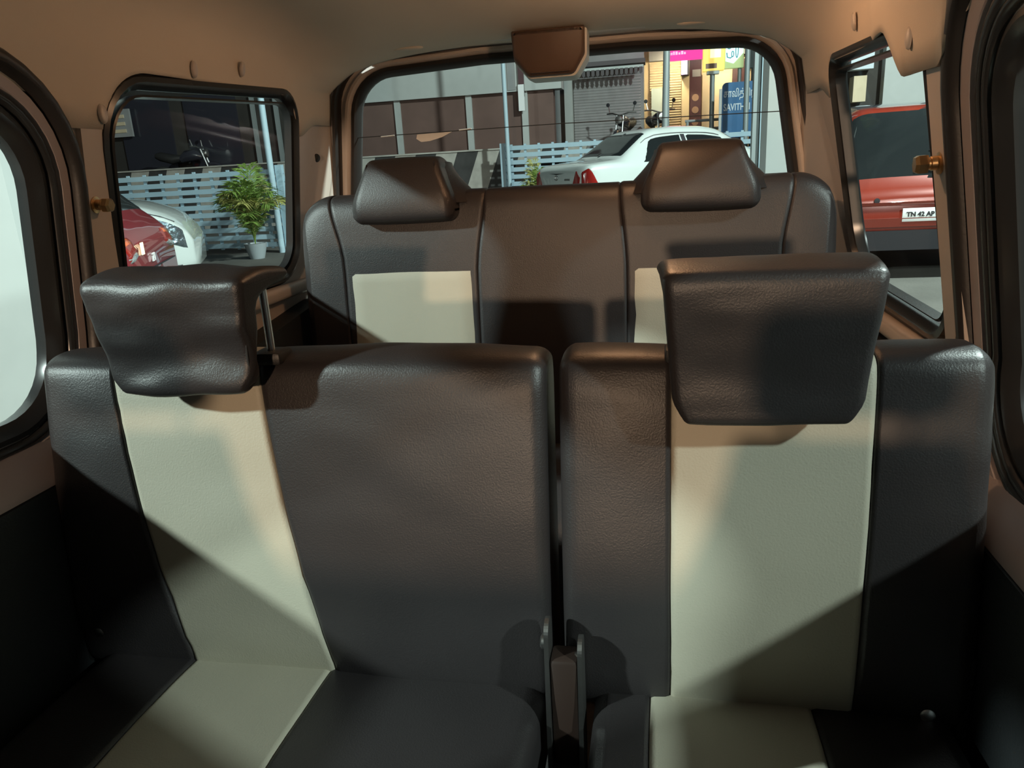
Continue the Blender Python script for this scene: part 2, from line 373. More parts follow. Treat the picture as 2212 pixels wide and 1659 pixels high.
# retaining pads at the rear edge of the headliner
for x, sd in ((-.375, 'left'), (.352, 'right')):
    z = top_z(1.955)-.004
    lp = [Vector((x+.052*math.cos(q)*(1 if abs(math.cos(q)) < .9 else 1), 1.962+.026*math.sin(q))) for q in [2*math.pi*i/28 for i in range(28)]]
    V = []; Fc = []
    for r, h in ((1, 0), (.97, -.004), (.85, -.007), (.4, -.008)):
        for p in lp: V.append((x+(p.x-x)*r, 1.962+(p.y-1.962)*r, z+h))
    for i in range(3):
        for j in range(28): Fc.append((i*28+j, i*28+(j+1) % 28, (i+1)*28+(j+1) % 28, (i+1)*28+j))
    Fc += [tuple(range(84, 112)), tuple(range(28))]
    obj('headliner_pad', V, Fc, 'headliner', label='flat oval headliner retainer above %s part of rear window' % sd, cat='clip', group='headliner retainers')

# high mounted stop lamp housing hanging over the rear window
t = thing('stop_lamp_housing', (0, 1.96, 1.49), 'brown trapezoid stop lamp cover hanging above the rear window', 'lamp cover')
lp = rpoly([(-.088, 1.500), (-.086, 1.440), (-.052, 1.398), (.058, 1.398), (.086, 1.440), (.088, 1.500)], [.004, .018, .016, .016, .018, .004])
def mh(p, d): return (p[0], 1.915-d-(p[1]-1.45)*.18, p[1])
n = len(lp); rows = [(0.010, .006), (.004, .005), (0, 0), (0, -.006)]
V = []; Fc = []
for ins, dep in rows:
    for p in inset2(lp, ins): V.append(mh((p.x, p.y), dep))
for i in range(3):
    for j in range(n): Fc.append((i*n+j, i*n+(j+1) % n, (i+1)*n+(j+1) % n, (i+1)*n+j))
Fc += [tuple(range(n)), tuple(range(3*n, 4*n))]
obj('cover', V, Fc, 'brownplastic', t, sharp=50)
lb = [Vector((p.x*1.03+.002, p.y-.004)) for p in lp]
V = []; Fc = []
for dep, sc in ((-.006, 1.0), (-.03, 1.02), (-.075, 1.0)):
    for p in lb: V.append((p.x*sc, mh((p.x, p.y), dep)[1], p.y-(.004 if dep < -.01 else 0)))
for i in range(2):
    for j in range(n): Fc.append((i*n+j, i*n+(j+1) % n, (i+1)*n+(j+1) % n, (i+1)*n+j))
Fc += [tuple(range(n)), tuple(range(2*n, 3*n))]
obj('body', V, Fc, 'whiteplastic', t, sharp=50)
tube('ridge', [(-.045, 1.9135, 1.406), (.05, 1.9135, 1.406)], .0022, 'brownplastic', t, n=8)
lathe('screw_hole', [(.006, 0), (.006, .002), (.0005, .002)], (.0895, 1.945, 1.437), (1, 0, -.2), 'blackplastic', t)

# ceiling dome lamp just above the picture
t = thing('dome_lamp', (.20, 1.41, 1.55), 'warm glowing dome lamp on the van ceiling above the rear bench', 'lamp')
box('base', (.14, 1.38, 1.533), (.26, 1.44, 1.553), 'whiteplastic', t, bevel=.006)
M['lens'] = mat('dome_lens', (.8, .6, .4), .4, emit=(1, .5, .2), estr=6)
box('lens', (.155, 1.39, 1.514), (.245, 1.43, 1.535), 'lens', t, bevel=.006)
dl = lamp('dome_bulb', (.20, 1.41, 1.492), 2.9, (1, .58, .32), .014, kind='POINT'); dl.parent = t; dl.matrix_parent_inverse = t.matrix_basis.inverted()

# ------------------------------------------------------------------ upholstery
def sweep_panel(name, prof, xa, xb, m, parent, capA=0., capB=0., nx=24, seam=.0022, drop=None, wr=0., wsc=(5, 5, 16), seed=0., bul=0., **k):
    """prof: closed list of (y,z); xa,xb: functions of z (or numbers); capA/capB end rounding radius (0 = sewn seam)"""
    P = [Vector(p) for p in prof]; N = len(P)
    A = sum(P[i].x*P[(i+1) % N].y-P[(i+1) % N].x*P[i].y for i in range(N)); sg = 1 if A > 0 else -1
    nor = []
    for i in range(N):
        tt = (P[(i+1) % N]-P[i-1]).normalized(); nor.append(Vector((tt.y, -tt.x))*sg)
    fa = xa if callable(xa) else (lambda z: xa); fb = xb if callable(xb) else (lambda z: xb)
    wid = abs(fb(P[0].y)-fa(P[0].y)); rows = []
    if capA:
        rows += [(capA*(1-math.cos(q))/wid if False else (capA*(1-math.cos(q)))/wid, capA*(1-math.sin(q))) for q in [math.pi/2*i/6 for i in range(6)]]
    else: rows += [(0, seam*2.2), (.0015/wid, seam), (.006/wid, 0)]
    s0 = rows[-1][0]+.012; tail = []
    if capB: tail = [(1-capB*(1-math.cos(q))/wid, capB*(1-math.sin(q))) for q in [math.pi/2*i/6 for i in range(6)]][::-1]
    else: tail = [(1-.006/wid, 0), (1-.0015/wid, seam), (1, seam*2.2)]
    s1 = tail[0][0]-.012
    rows += [(s0+(s1-s0)*i/nx, 0) for i in range(nx+1)]+tail
    V = []
    for s, ins in rows:
        for i, p in enumerate(P):
            x = fa(p.y)*(1-s)+fb(p.y)*s
            q = p-nor[i]*ins
            if bul: q = q+nor[i]*bul*(1-(2*s-1)**2)
            if wr: q = q+nor[i]*wr*(noise.noise((x*wsc[0]+seed, p.x*wsc[1], p.y*wsc[2]+seed))+.5*noise.noise((x*wsc[0]*2.3, p.x*9, p.y*wsc[2]*2+seed)))
            z = q.y
            if drop: z = drop(x, z)
            V.append((x, q.x, z))
    tri = tessellate_polygon([[Vector((p.x, p.y, 0)) for p in P]]); K = (len(rows)-1)*N
    Fc = [tuple(q) for q in tri]+[tuple(K+i for i in q[::-1]) for q in tri]
    for i in range(len(rows)-1):
        for j in range(N): Fc.append((i*N+j, i*N+(j+1) % N, (i+1)*N+(j+1) % N, (i+1)*N+j))
    return obj(name, V, Fc, m, parent, sharp=70, **k)

# side profile of the middle row backrests (front face, rounded top, back)
back_prof = catmull([(.905, .455), (.868, .475), (.858, .52), (.862, .60), (.872, .70), (.886, .80), (.900, .885), (.909, .930), (.920, .950), (.945, .958), (.985, .957), (1.008, .945), (1.012, .90), (1.000, .75), (.985, .60), (.965, .47)], 4)
cush_prof = catmull([(.955, .36), (.957, .42), (.945, .470), (.90, .490), (.80, .498), (.65, .500), (.52, .500), (.44, .490), (.405, .46), (.41, .385), (.45, .355), (.70, .350)], 4)
def lerp_z(z0, x0, z1, x1): return lambda z: x0+(x1-x0)*max(0, min(1.05, (z-z0)/(z1-z0)))
def lcurve(z):   # left seat: the cream strip drifts inwards towards the crease
    u = max(0, min(1, (.96-z)/.45)); return .045*u+.035*u*u
def mid_headrest(parent, cx, hw_t, hw_b, zb, zt, yf, tilt, flare, seed, wr):
    H = zt-zb
    prof = catmull([(yf+.014, zb+.001), (yf+.003, zb+.004), (yf+.001, zb+.022), (yf-.006*0+.002, zb+H*.35), (yf-.006, zb+H*.62), (yf-.010, zt-.034), (yf-.007, zt-.009), (yf+.010, zt-.001), (yf+.055, zt+.004), (yf+.095, zt), (yf+.116, zt-.006), (yf+.119, zt-.018), (yf+.102, zt-.026), (yf+.055, zt-.034), (yf+.034, zt-.050), (yf+.031, zb+H*.35), (yf+.030, zb+.012), (yf+.023, zb+.003)], 4)
    def hw(z): return hw_b+(hw_t-hw_b)*max(0, min(1, (z-zb)/H))-.009*(1-sstep(0, .17, (z-zb)/H))
    h = sweep_panel('headrest', prof, lambda z: cx-hw(z), lambda z: cx+hw(z), 'dark', parent, .010, .010, nx=22, wr=wr, wsc=(8, 6, 24), seed=seed, bul=.002)
    me = h.data
    for v in me.vertices: v.co.x += (v.co.x-cx)*flare*max(0, v.co.y-yf)
    for s in (-1, 1):   # side seam welting
        pts = []
        for z in [zb+.012+(H-.03)*i/10 for i in range(11)]:
            q = (z-zb)/H; pts.append((cx+s*(hw(z)-.006), yf-.0095*max(0, math.sin(min(1, q*1.1)*math.pi/2))+.012, z))
        tube('welt', pts, .0018, 'thread', h, n=6)
    for s in (-1, 1):
        x = cx+s*.093
        tube('headrest_post', [(x, yf+.083, .945), (x, yf+.083, zt-.015)], .0055, 'chrome', parent, n=12)
        box('post_guide', (x-.022, yf+.062, .950), (x+.022, yf+.104, .968), 'blackplastic', parent, bevel=.005)
    return h
def seat_base(parent, x0, x1):
    box('seat_frame', (x0+.03, .45, .30), (x1-.03, .95, .36), 'blackplastic', parent, bevel=.008)
    for x in (x0+.07, x1-.10):
        for y in (.48, .90): box('leg', (x, y, FLOOR), (x+.03, y+.03, .31), 'blackplastic', parent)

# left (double) seat
XL0, XL1, XR0, XR1 = -.650, .110, .127, .645
t = thing('middle_seat', (-.27, .75, FLOOR), 'wide dark leather middle seat on the left with one cream stripe', 'car seat', 'middle row seats')
sl = lambda z: -.528+lcurve(z); sr = lambda z: -.296+lcurve(z)
sweep_panel('backrest_panel', back_prof, XL0, sl, 'dark', t, .026, 0, nx=14, wr=.003, seed=1, bul=.004)
sweep_panel('backrest_stripe', back_prof, sl, sr, 'cream', t, 0, 0, nx=26, wr=.0032, wsc=(3, 3, 20), seed=2, label='cream leather stripe')
sweep_panel('backrest_panel', back_prof, sr, XL1, 'dark', t, 0, .018, nx=30, wr=.003, seed=3, bul=.004)
cl = lambda z: -.445; cr_ = lambda z: -.222
sweep_panel('cushion_panel', cush_prof, -.615, -.447, 'dark', t, .035, 0, nx=12, wr=.004, seed=4)
sweep_panel('cushion_stripe', cush_prof, -.447, -.224, 'cream', t, 0, 0, nx=16, wr=.003, seed=5, label='cream leather stripe')
sweep_panel('cushion_panel', cush_prof, -.224, .098, 'dark', t, 0, .030, nx=20, wr=.004, seed=6)
mid_headrest(t, -.371, .1165, .103, .928, 1.085, .845, 0, .15, 11., .0062)
seat_base(t, -.63, .10)
box('recliner_cover', (-.648, .865, .47), (-.632, .93, .60), 'blackplastic', t, bevel=.007)
lathe('recliner_bolt', [(.008, 0), (.008, .006), (.005, .008), (.0005, .008)], (-.600, .862, .535), (.2, -1, .1), 'chrome', t)
# right seat
t = thing('middle_seat', (.39, .75, FLOOR), 'narrower dark leather middle seat on the right with cream centre stripe', 'car seat', 'middle row seats')
sweep_panel('backrest_panel', back_prof, XR0, .270, 'dark', t, .018, 0, nx=12, wr=.003, seed=7, bul=.004)
sl2 = lambda z: .268; sr2 = lambda z: .512-.010*max(0, min(1, (.96-z)/.45))
sweep_panel('backrest_stripe', back_prof, .270, sr2, 'cream', t, 0, 0, nx=24, wr=.0022, wsc=(3, 3, 9), seed=8, label='cream leather stripe')
sweep_panel('backrest_panel', back_prof, sr2, XR1, 'dark', t, 0, .026, nx=14, wr=.003, seed=9, bul=.004)
sweep_panel('cushion_panel', cush_prof, .168, .243, 'dark', t,   .025, 0, nx=8, wr=.004, seed=10)
sweep_panel('cushion_stripe', cush_prof, .243, .452, 'cream', t, 0, 0, nx=16, wr=.003, seed=11, label='cream leather stripe')
sweep_panel('cushion_panel', cush_prof, .452, .625, 'dark', t, 0, .035, nx=12, wr=.004, seed=12)
mid_headrest(t, .377, .1195, .104, .892, 1.076, .845, 0, .42, 4., .0028)
seat_base(t, .14, .62)
box('recliner_cover', (.628, .865, .45), (.644, .93, .58), 'blackplastic', t, bevel=.007)
lathe('recliner_bolt', [(.009, 0), (.009, .006), (.006, .008), (.0005, .008)], (.590, .860, .500), (-.1, -1, .1), 'chrome', t)
# hinge bracket in the gap
t = thing('hinge_bracket', (.13, .87, .35), 'metal folding hinge bracket in the gap between the middle seats', 'bracket')
for x, zt_, nm in ((.108, .625, 'plate'), (.151, .600, 'plate')):
    lp = rpoly([(.800, .40), (.850, .40), (.850, zt_), (.815, zt_)], [.004, .01, .02, .02])
    fill(nm, lp, lambda p, d: (x+d, p[0], p[1]), 'steel', 0, .006, t)
    lathe('pivot', [(.010, 0), (.010, .004), (.007, .006), (.0005, .006)], (x-.001, .832, zt_-.035), (-1, 0, 0), 'steel', t)
box('cover', (.114, .812, .40), (.151, .850, .575), 'darkbrown', t, bevel=.006)
box('foot', (.108, .79, FLOOR), (.157, .85, .41), 'blackplastic', t, bevel=.004)

# front seats (behind the photographer)
fs_prof = catmull([(-.20, .45), (-.225, .50), (-.215, .62), (-.190, .78), (-.165, .92), (-.150, .965), (-.125, .975), (-.085, .965), (-.070, .92), (-.085, .75), (-.11, .55), (-.14, .45)], 4)
for cx, lab in ((-.415, 'dark leather front passenger seat on the left'), (.425, 'dark leather driver seat on the right')):
    t = thing('front_seat', (cx, -.4, FLOOR), lab, 'car seat', 'front seats')
    hwf = lambda z: .245-.125*sstep(.58, .97, z)
    sweep_panel('backrest', fs_prof, lambda z: cx-hwf(z), lambda z: cx+hwf(z), 'dark', t, .03, .03, nx=14)
    sweep_panel('cushion', [Vector((p.x-1.06, p.y-.02)) for p in cush_prof], cx-.24, cx+.24, 'dark', t, .03, .03, nx=14)
    box('headrest', (cx-.105, -.17, .995), (cx+.105, -.09, 1.12), 'dark', t, bevel=.03, seg=4)
    for s_ in (-.06, .06): tube('headrest_post', [(cx+s_, -.125, .95), (cx+s_, -.125, 1.02)], .006, 'chrome', t)
    box('seat_box', (cx-.2, -.60, FLOOR), (cx+.2, -.16, .345), 'blackplastic', t, bevel=.01)

# rear bench
t = thing('rear_bench', (.015, 1.75, FLOOR), 'full width dark leather rear bench with two built-in headrests', 'bench seat')
BP = catmull([(1.72, .47), (1.690, .50), (1.685, .56), (1.690, .70), (1.700, .85), (1.712, 1.0), (1.722, 1.09), (1.732, 1.128), (1.750, 1.143), (1.785, 1.146), (1.820, 1.140), (1.835, 1.115), (1.838, 1.0), (1.825, .80), (1.810, .60), (1.79, .48)], 4)
BX0, BX1 = -.612, .640
def bdrop(x, z):
    d = 0
    for e, s in ((BX0, 1), (BX1, -1)):
        u = (x-e)*s
        if u < .085: d = max(d, .085-math.sqrt(max(0, .085**2-(.085-max(0, u))**2)))
    return z-d*sstep(.75, 1.146, z)
sA = lambda z: -.525+(.030 if z < .98 else .030*(1-sstep(.98, 1.146, z)))
sB = lambda z: -.162+.022*sstep(.95, 1.14, z); sC = lambda z: .187-.014*sstep(.95, 1.14, z)
sD = lambda z: .545-(.022 if z < .98 else .022*(1-sstep(.98, 1.146, z)))
for i, (a, b, ca, cb) in enumerate(((BX0, sA, .03, 0), (sA, sB, 0, 0), (sB, sC, 0, 0), (sC, sD, 0, 0), (sD, BX1, 0, .03))):
    sweep_panel('backrest_panel', BP, a, b, 'dark', t, ca, cb, nx=18, seam=.0016, drop=bdrop, wr=.0012, seed=20+i)
def front_patch(name, xa, xb, z0, z1, m, off=.0025):
    P = [p for p in BP if p.x < 1.735]; P = sorted(P, key=lambda p: p.y)
    def yf(z):
        for i in range(len(P)-1):
            if P[i].y <= z <= P[i+1].y: u = (z-P[i].y)/(P[i+1].y-P[i].y); return P[i].x+(P[i+1].x-P[i].x)*u
        return P[0].x
    V = []; Fc = []; nz, nx = 24, 14
    for i in range(nz+1):
        z = z0+(z1-z0)*i/nz
        for j in range(nx+1):
            x = xa(z)+(xb(z)-xa(z))*j/nx; e = i in (0, nz) or j in (0, nx)
            V.append((x, yf(z)-(off if not e else -.004)-(.0012*noise.noise((x*8, z*8, 3)) if not e else 0), z))
    for i in range(nz):
        for j in range(nx): Fc.append((i*(nx+1)+j, i*(nx+1)+j+1, (i+1)*(nx+1)+j+1, (i+1)*(nx+1)+j))
    return obj(name, V, Fc, m, t, sharp=80, label='cream leather insert')
front_patch('backrest_insert', lambda z: sA(z)+.003, lambda z: sB(z)-.002, .56, .972, 'cream')
front_patch('backrest_insert', lambda z: sC(z)+.003, lambda z: sD(z)-.003, .56, .966, 'cream')
def bench_headrest(cx, hb, ht, zb, zt):
    # block wide at the foot and narrow on top, hanging over the front of the bench
    prof = catmull([(1.700, zb), (1.672, zb+.006), (1.662, zb+.02), (1.664, zb+.06), (1.680, zt-.03), (1.694, zt-.008), (1.715, zt), (1.760, zt), (1.785, zt-.01), (1.80, zt-.04), (1.81, zb+.04), (1.80, zb+.005)], 4)
    def hw(z):
        u = max(0, min(1, (z-zb)/(zt-zb))); return hb-(hb-ht)*sstep(.25, 1.0, u)
    h = sweep_panel('headrest', prof, lambda z: cx-hw(z), lambda z: cx+hw(z), 'dark', t, .022, .022, nx=20, wr=.0012, seed=cx*40, bul=.004)
    # shoulder cloth flaring from the headrest down to the bench top
    for s in (-1, 1):
        V = []; Fc = []
        for i in range(11):
            u = i/10; z = zt-.008-(zt-.008-1.120)*u; y0 = 1.686-.018*u
            for k in range(7):
                q = k/6; f = sstep(0, 1, q)
                V.append((cx+s*(hw(z)-.012+(.016+.050*u**1.7)*f*(1 if k < 6 else .9)), y0+(1.795-y0)*q, z-(.006*q*q)))
        K = len(V); V += [(v[0]-s*.03, v[1], v[2]-.01) for v in V]
        for i in range(10):
            for j in range(6):
                a = i*7+j; Fc.append((a, a+1, a+8, a+7)); Fc.append((K+a, K+a+7, K+a+8, K+a+1))
        obj('headrest_shoulder', V, Fc, 'dark', h, sharp=80)
bench_headrest(-.322, .123, .092, 1.080, 1.222)
bench_headrest(.345, .125, .093, 1.080, 1.222)
sweep_panel('cushion', [Vector((p.x+.83, p.y+.04)) for p in cush_prof], BX0+.01, BX1-.01, 'dark', t, .035, .035, nx=30, wr=.003, seed=31)
box('seat_box', (BX0+.06, 1.28, FLOOR), (BX1-.06, 1.74, .40), 'blackplastic', t, bevel=.01)

# ------------------------------------------------------------------ outside: materials
M.update(
 asphalt=mat('car_park_concrete', (.105, .10, .088), .85, bump=.4, bscale=40, bdist=.01, var=.25, vscale=1.5),
 whitewall=mat('white_painted_plaster', (.46, .485, .47), .6, bump=.1, bscale=60, var=.03),
 greywall=mat('grey_plaster', (.30, .30, .30), .8, var=.12, vscale=2),
 brownwall=mat('brown_painted_wall', (.145, .085, .070), .7, var=.12, vscale=2),
 darkwall=mat('dark_brown_facade', (.035, .031, .027), .8, var=.3, vscale=1),
 stripeblack=mat('kerb_black', (.045, .043, .042), .7, var=.3, vscale=4),
 stripewhite=mat('kerb_white', (.42, .40, .36), .7, var=.2, vscale=4),
 fence=mat('pale_blue_fence_paint', (.36, .50, .58), .5, var=.06, vscale=3),
 polem=mat('pale_blue_pole_paint', (.42, .56, .63), .4),
 greypole=mat('galvanised_pole', (.34, .38, .38), .45, .3),
 leafa=mat('palm_leaf_green', (.17, .26, .055), .5, var=.35, vscale=9),
 leafb=mat('palm_leaf_yellow', (.34, .33, .10), .5, var=.3, vscale=9),
 pot=mat('pale_grey_pot', (.36, .40, .42), .5),
 soil=mat('soil', (.05, .035, .025), .9),
 whitepaint=mat('white_car_paint', (.62, .67, .65), .25, coat=1, var=.01),
 redpaint=mat('dark_red_car_paint', (.30, .022, .032), .25, .2, coat=1),
 orangepaint=mat('orange_red_car_paint', (.22, .026, .013), .25, .1, coat=1),
 redlens=mat('red_lamp_lens', (.30, .016, .012), .12, coat=1),
 redlens_lit=mat('red_reflector_glow', (.7, .02, .02), .2, emit=(1, .03, .02), estr=1.5),  # emission paints the light thrown back; the reflector is no lamp
 orangelens=mat('orange_lamp_lens', (.85, .16, .05), .12, coat=1),
 clearlens=mat('clear_lamp_lens', (.75, .80, .82), .08, .7, bump=.6, bscale=30, bdist=.02),
 headlens=mat('head_lamp_glass', (.30, .36, .40), .08, .85, bump=.8, bscale=26, bdist=.03),
 tyre=mat('tyre', (.02, .02, .02), .8),
 rim=mat('alloy_rim', (.5, .5, .5), .35, 1),
 plate=mat('number_plate_white', (.80, .82, .82), .5),
 ink=mat('black_ink', (.015, .015, .02), .6),
 signblue=mat('blue_sign_board', (.025, .13, .30), .5, var=.08, vscale=4),
 signtext=mat('pale_sign_lettering', (.62, .70, .76), .5),
 signpink=mat('pink_light_box', (.8, .05, .35), .5, emit=(1.0, .055, .38), estr=.95),
 signpinktext=mat('pink_sign_lettering', (.9, .6, .8), .5, emit=(1, .55, .8), estr=.9),
 signyellow=mat('yellow_light_box', (.8, .6, .15), .5, emit=(1.0, .72, .16), estr=.75),
 signcream=mat('pale_yellow_print', (.9, .85, .5), .5, emit=(1, .97, .60), estr=.95),
 signaqua=mat('aqua_white_light_box', (.7, .95, .95), .5, emit=(.72, 1.0, .98), estr=.95),
 signteal=mat('teal_print', (.05, .25, .28), .5, emit=(.05, .22, .25), estr=.5),
 signbrown=mat('brown_print', (.30, .18, .12), .5),
 signgreen=mat('olive_light_box', (.40, .50, .20), .5, emit=(.45, .55, .25), estr=.45),
 signwhite=mat('white_lightless_sign', (.52, .60, .58), .5),
 violet=mat('violet_light_box', (.6, .4, .9), .5, emit=(.72, .42, 1.0), estr=1.0),
 lampwhite=mat('white_lamp_glow', (1, 1, .9), .5, emit=(1, .97, .85), estr=2.0),
 shutter=mat('cream_roller_shutter', (.68, .56, .38), .6, var=.06),
 litwall=mat('cream_shop_wall', (.66, .52, .33), .7, var=.08, vscale=1.5),
 maroon=mat('maroon_door', (.075, .030, .035), .5),
 awning=mat('grey_awning', (.12, .11, .115), .8),
 greyshutter=mat('grey_roller_shutter', (.32, .31, .31), .6, var=.06),
 bikepaint=mat('dark_bike_paint', (.03, .03, .04), .25, coat=1),
 hedge=mat('hedge_leaf', (.08, .14, .03), .6, var=.3, vscale=10),
)
box('ground', (-26, -14, GZ-.1), (20, 40, GZ), 'asphalt', kind='structure', label='grey concrete car park ground')

# ------------------------------------------------------------------ cars
class Car:
    def __init__(s, st):
        a = np.array(st, float); s.x = a[:, 0]; s.p = a[:, 1:]; s.L = s.x[-1]
    def par(s, x):
        o = np.zeros(5); ws = (1, 2, 3, 2, 1); h = min(.07, max(0, x-s.x[0]), max(0, s.x[-1]-x))
        for k, wt in zip((-1, -.5, 0, .5, 1), ws):
            o += wt*np.array([np.interp(x+k*h, s.x, s.p[:, j]) for j in range(5)])
        return o/9
    def sec(s, x):
        zb, zs, zt, w_, wt = s.par(x)
        return [Vector((.85*w_, zb)), Vector((.985*w_, zb+.22*(zs-zb))), Vector((w_, zb+.62*(zs-zb))), Vector((.965*w_, zs)),
                Vector((wt, zt-.16*(zt-zs)-.012)), Vector((.80*wt, zt-.012)), Vector((.45*wt, zt-.003)), Vector((0, zt))]
    def S(s, x, v, side=1, off=0.):
        P = s.sec(x); i = min(int(v), 6); t = v-i
        p0, p1, p2, p3 = P[max(i-1, 0)], P[i], P[i+1], P[min(i+2, 7)]
        m1 = (p2-p0)*.35; m2 = (p3-p1)*.35
        q = p1*(2*t**3-3*t*t+1)+m1*(t**3-2*t*t+t)+p2*(-2*t**3+3*t*t)+m2*(t**3-t*t)
        return Vector((x, side*q.x, q.y))
    def N(s, x, v, side):
        e = .01; a = s.S(min(x+e, s.L), v, side)-s.S(max(x-e, 0), v, side); b = s.S(x, min(v+e, 7), side)-s.S(x, max(v-e, 0), side)
        n = a.cross(b); n.normalize(); zb, zs, zt, w_, wt = s.par(x); c = Vector((s.L/2 if x < .1 or x > s.L-.1 else x, 0, zb+.35*(zt-zb)))
        if n.dot(s.S(x, v, side)-c) < 0: n = -n
        return n if n.length else Vector((0, 0, 1))
    def body(s, parent, m, nx=60, vs=None):
        xs = sorted(set([0, .015, .04, .08]+[s.L*i/nx for i in range(1, nx)]+[s.L-.08, s.L-.04, s.L-.015, s.L]))
        vs = [i*.25 for i in range(29)]; V = []; Fc = []; W = 2*len(vs)-1
        for x in xs:
            r = [s.S(x, v, 1) for v in vs]; V += r+[Vector((p.x, -p.y, p.z)) for p in r[-2::-1]]
        for i in range(len(xs)-1):
            for j in range(W-1): Fc.append((i*W+j, i*W+j+1, (i+1)*W+j+1, (i+1)*W+j))
            Fc.append((i*W+W-1, i*W, (i+1)*W, (i+1)*W+W-1))
        Fc += [tuple(range(W)), tuple(range((len(xs)-1)*W, len(xs)*W))]
        return obj('body', V, Fc, m, parent, world=False, sharp=50)
    def patch(s, name, m, parent, c, side=1, off=.006, n=10, both=False):
        """c: four (x,v) corners; both: mirrored across the car (v up to 7)"""
        V = []; Fc = []
        for i in range(n+1):
            for j in range(n+1):
                a, b = i/n, j/n
                x = (c[0][0]*(1-a)+c[1][0]*a)*(1-b)+(c[3][0]*(1-a)+c[2][0]*a)*b
                v = (c[0][1]*(1-a)+c[1][1]*a)*(1-b)+(c[3][1]*(1-a)+c[2][1]*a)*b
                e = (i in (0, n) or j in (0, n)) and not (both and v > 6.9)
                V.append(s.S(x, v, side)+s.N(x, v, side)*(off if not e else -.004))
        for i in range(n):
            for j in range(n): Fc.append((i*(n+1)+j, (i+1)*(n+1)+j, (i+1)*(n+1)+j+1, i*(n+1)+j+1))
        if both:
            K = len(V); V += [Vector((p.x, -p.y, p.z)) for p in V]; Fc += [tuple(K+q for q in f[::-1]) for f in Fc]
        return obj(name, V, Fc, m, parent, world=False, sharp=60)
def rear_x(car, y, z):
    for i in range(80):
        x = i*.008; P = [car.S(x, v) for v in [2.2+4.8*k/30 for k in range(31)]]
        if abs(y) > P[0].y+.001 and abs(y) > max(p.y for p in P): continue
        P = sorted(P, key=lambda p: p.y); za = np.interp(abs(y), [p.y for p in P], [p.z for p in P])
        if z <= za: return x
    return .5
def rear_patch(car, name, m, parent, c, off=.010, n=6):
    V = []; Fc = []
    for i in range(n+1):
        for j in range(n+1):
            a, b = i/n, j/n
            y = (c[0][0]*(1-a)+c[1][0]*a)*(1-b)+(c[3][0]*(1-a)+c[2][0]*a)*b; z = (c[0][1]*(1-a)+c[1][1]*a)*(1-b)+(c[3][1]*(1-a)+c[2][1]*a)*b
            e = i in (0, n) or j in (0, n); V.append((rear_x(car, y, z)-(off if not e else -.006), y, z))
    for i in range(n):
        for j in range(n): Fc.append((i*(n+1)+j, (i+1)*(n+1)+j, (i+1)*(n+1)+j+1, i*(n+1)+j+1))
    return obj(name, V, Fc, m, parent, world=False, sharp=60)
def wheels(parent, xs, w, r=.30):
    for x in xs:
        for sd in (1, -1):
            o = lathe('wheel', [(r*.6, -.10), (r*.95, -.095), (r, -.06), (r, .06), (r*.95, .095), (r*.62, .10)], (x, sd*(w-.09), r), (0, 1, 0), 'tyre', parent, n=24, world=False)
            lathe('rim', [(r*.6, -.02), (r*.6, .012), (r*.3, .02), (.01, .02)], (x, sd*w-.0+sd*.002-sd*.01, r), (0, sd, 0), 'rim', o, n=20, world=False)
def flat(name, pts, m, parent, axis='x', d=.012, world=False, **k):
    """extruded polygon; pts are (a,b,c) at the face, thickness along axis"""
    ax = {'x': Vector((1, 0, 0)), 'y': Vector((0, 1, 0)), 'z': Vector((0, 0, 1))}[axis]*d
    n = len(pts); V = [Vector(p) for p in pts]+[Vector(p)+ax for p in pts]
    Fc = [tuple(range(n)), tuple(range(n, 2*n))[::-1]]+[(i, (i+1) % n, n+(i+1) % n, n+i) for i in range(n)]
    return obj(name, V, Fc, m, parent, smooth=False, world=world, **k)
def text(name, body, size, loc, rot, m, parent, world=True, depth=.003, bold=0., align='CENTER', sx=1.):
    cu = bpy.data.curves.new(name, 'FONT'); cu.body = body; cu.size = size; cu.extrude = depth; cu.align_x = align; cu.align_y = 'CENTER'; cu.offset = bold; cu.resolution_u = 3
    o = bpy.data.objects.new('tmp', cu); COL.objects.link(o)
    dg = bpy.context.evaluated_depsgraph_get(); me = bpy.data.meshes.new_from_object(o.evaluated_get(dg))
    bpy.data.objects.remove(o); me.name = name
    mt = Matrix.Translation(loc) @ rot.to_4x4() @ Matrix.Diagonal((sx, 1, 1, 1))
    me.transform(mt); me.materials.clear()
    return link(name, me, m, parent, False, world=world)
FACE = Matrix.Rotation(math.pi/2, 3, 'X')                    # text standing upright, read from -Y

# white sedan
sed = Car([(0, .42, .86, .93, .66, .54), (.04, .32, .93, 1.00, .76, .62), (.12, .28, .97, 1.035, .80, .66), (.45, .25, .985, 1.065, .835, .70), (.66, .24, .98, 1.08, .845, .70), (.74, .24, .98, 1.10, .845, .69), (1.25, .22, .965, 1.45, .85, .575), (1.42, .22, .96, 1.492, .85, .57),
           (1.8, .22, .95, 1.515, .85, .575), (2.3, .22, .94, 1.505, .85, .575), (2.62, .22, .93, 1.455, .85, .58), (3.35, .23, .93, 1.06, .84, .68), (3.9, .25, .84, .93, .80, .62), (4.18, .30, .72, .78, .70, .5), (4.26, .40, .62, .64, .58, .4)])
t = thing('sedan', (-1.225, 11.69, GZ), 'white sedan parked behind the rear window with red tail lamps', 'car', rz=math.radians(35))
sed.body(t, 'whitepaint')
sed.patch('rear_window', 'carglass', t, [(.75, 4.5), (1.26, 4.45), (1.24, 7), (.73, 7)], both=True)
sed.patch('windscreen', 'carglass', t, [(2.66, 4.45), (3.30, 4.6), (3.34, 7), (2.68, 7)], both=True)
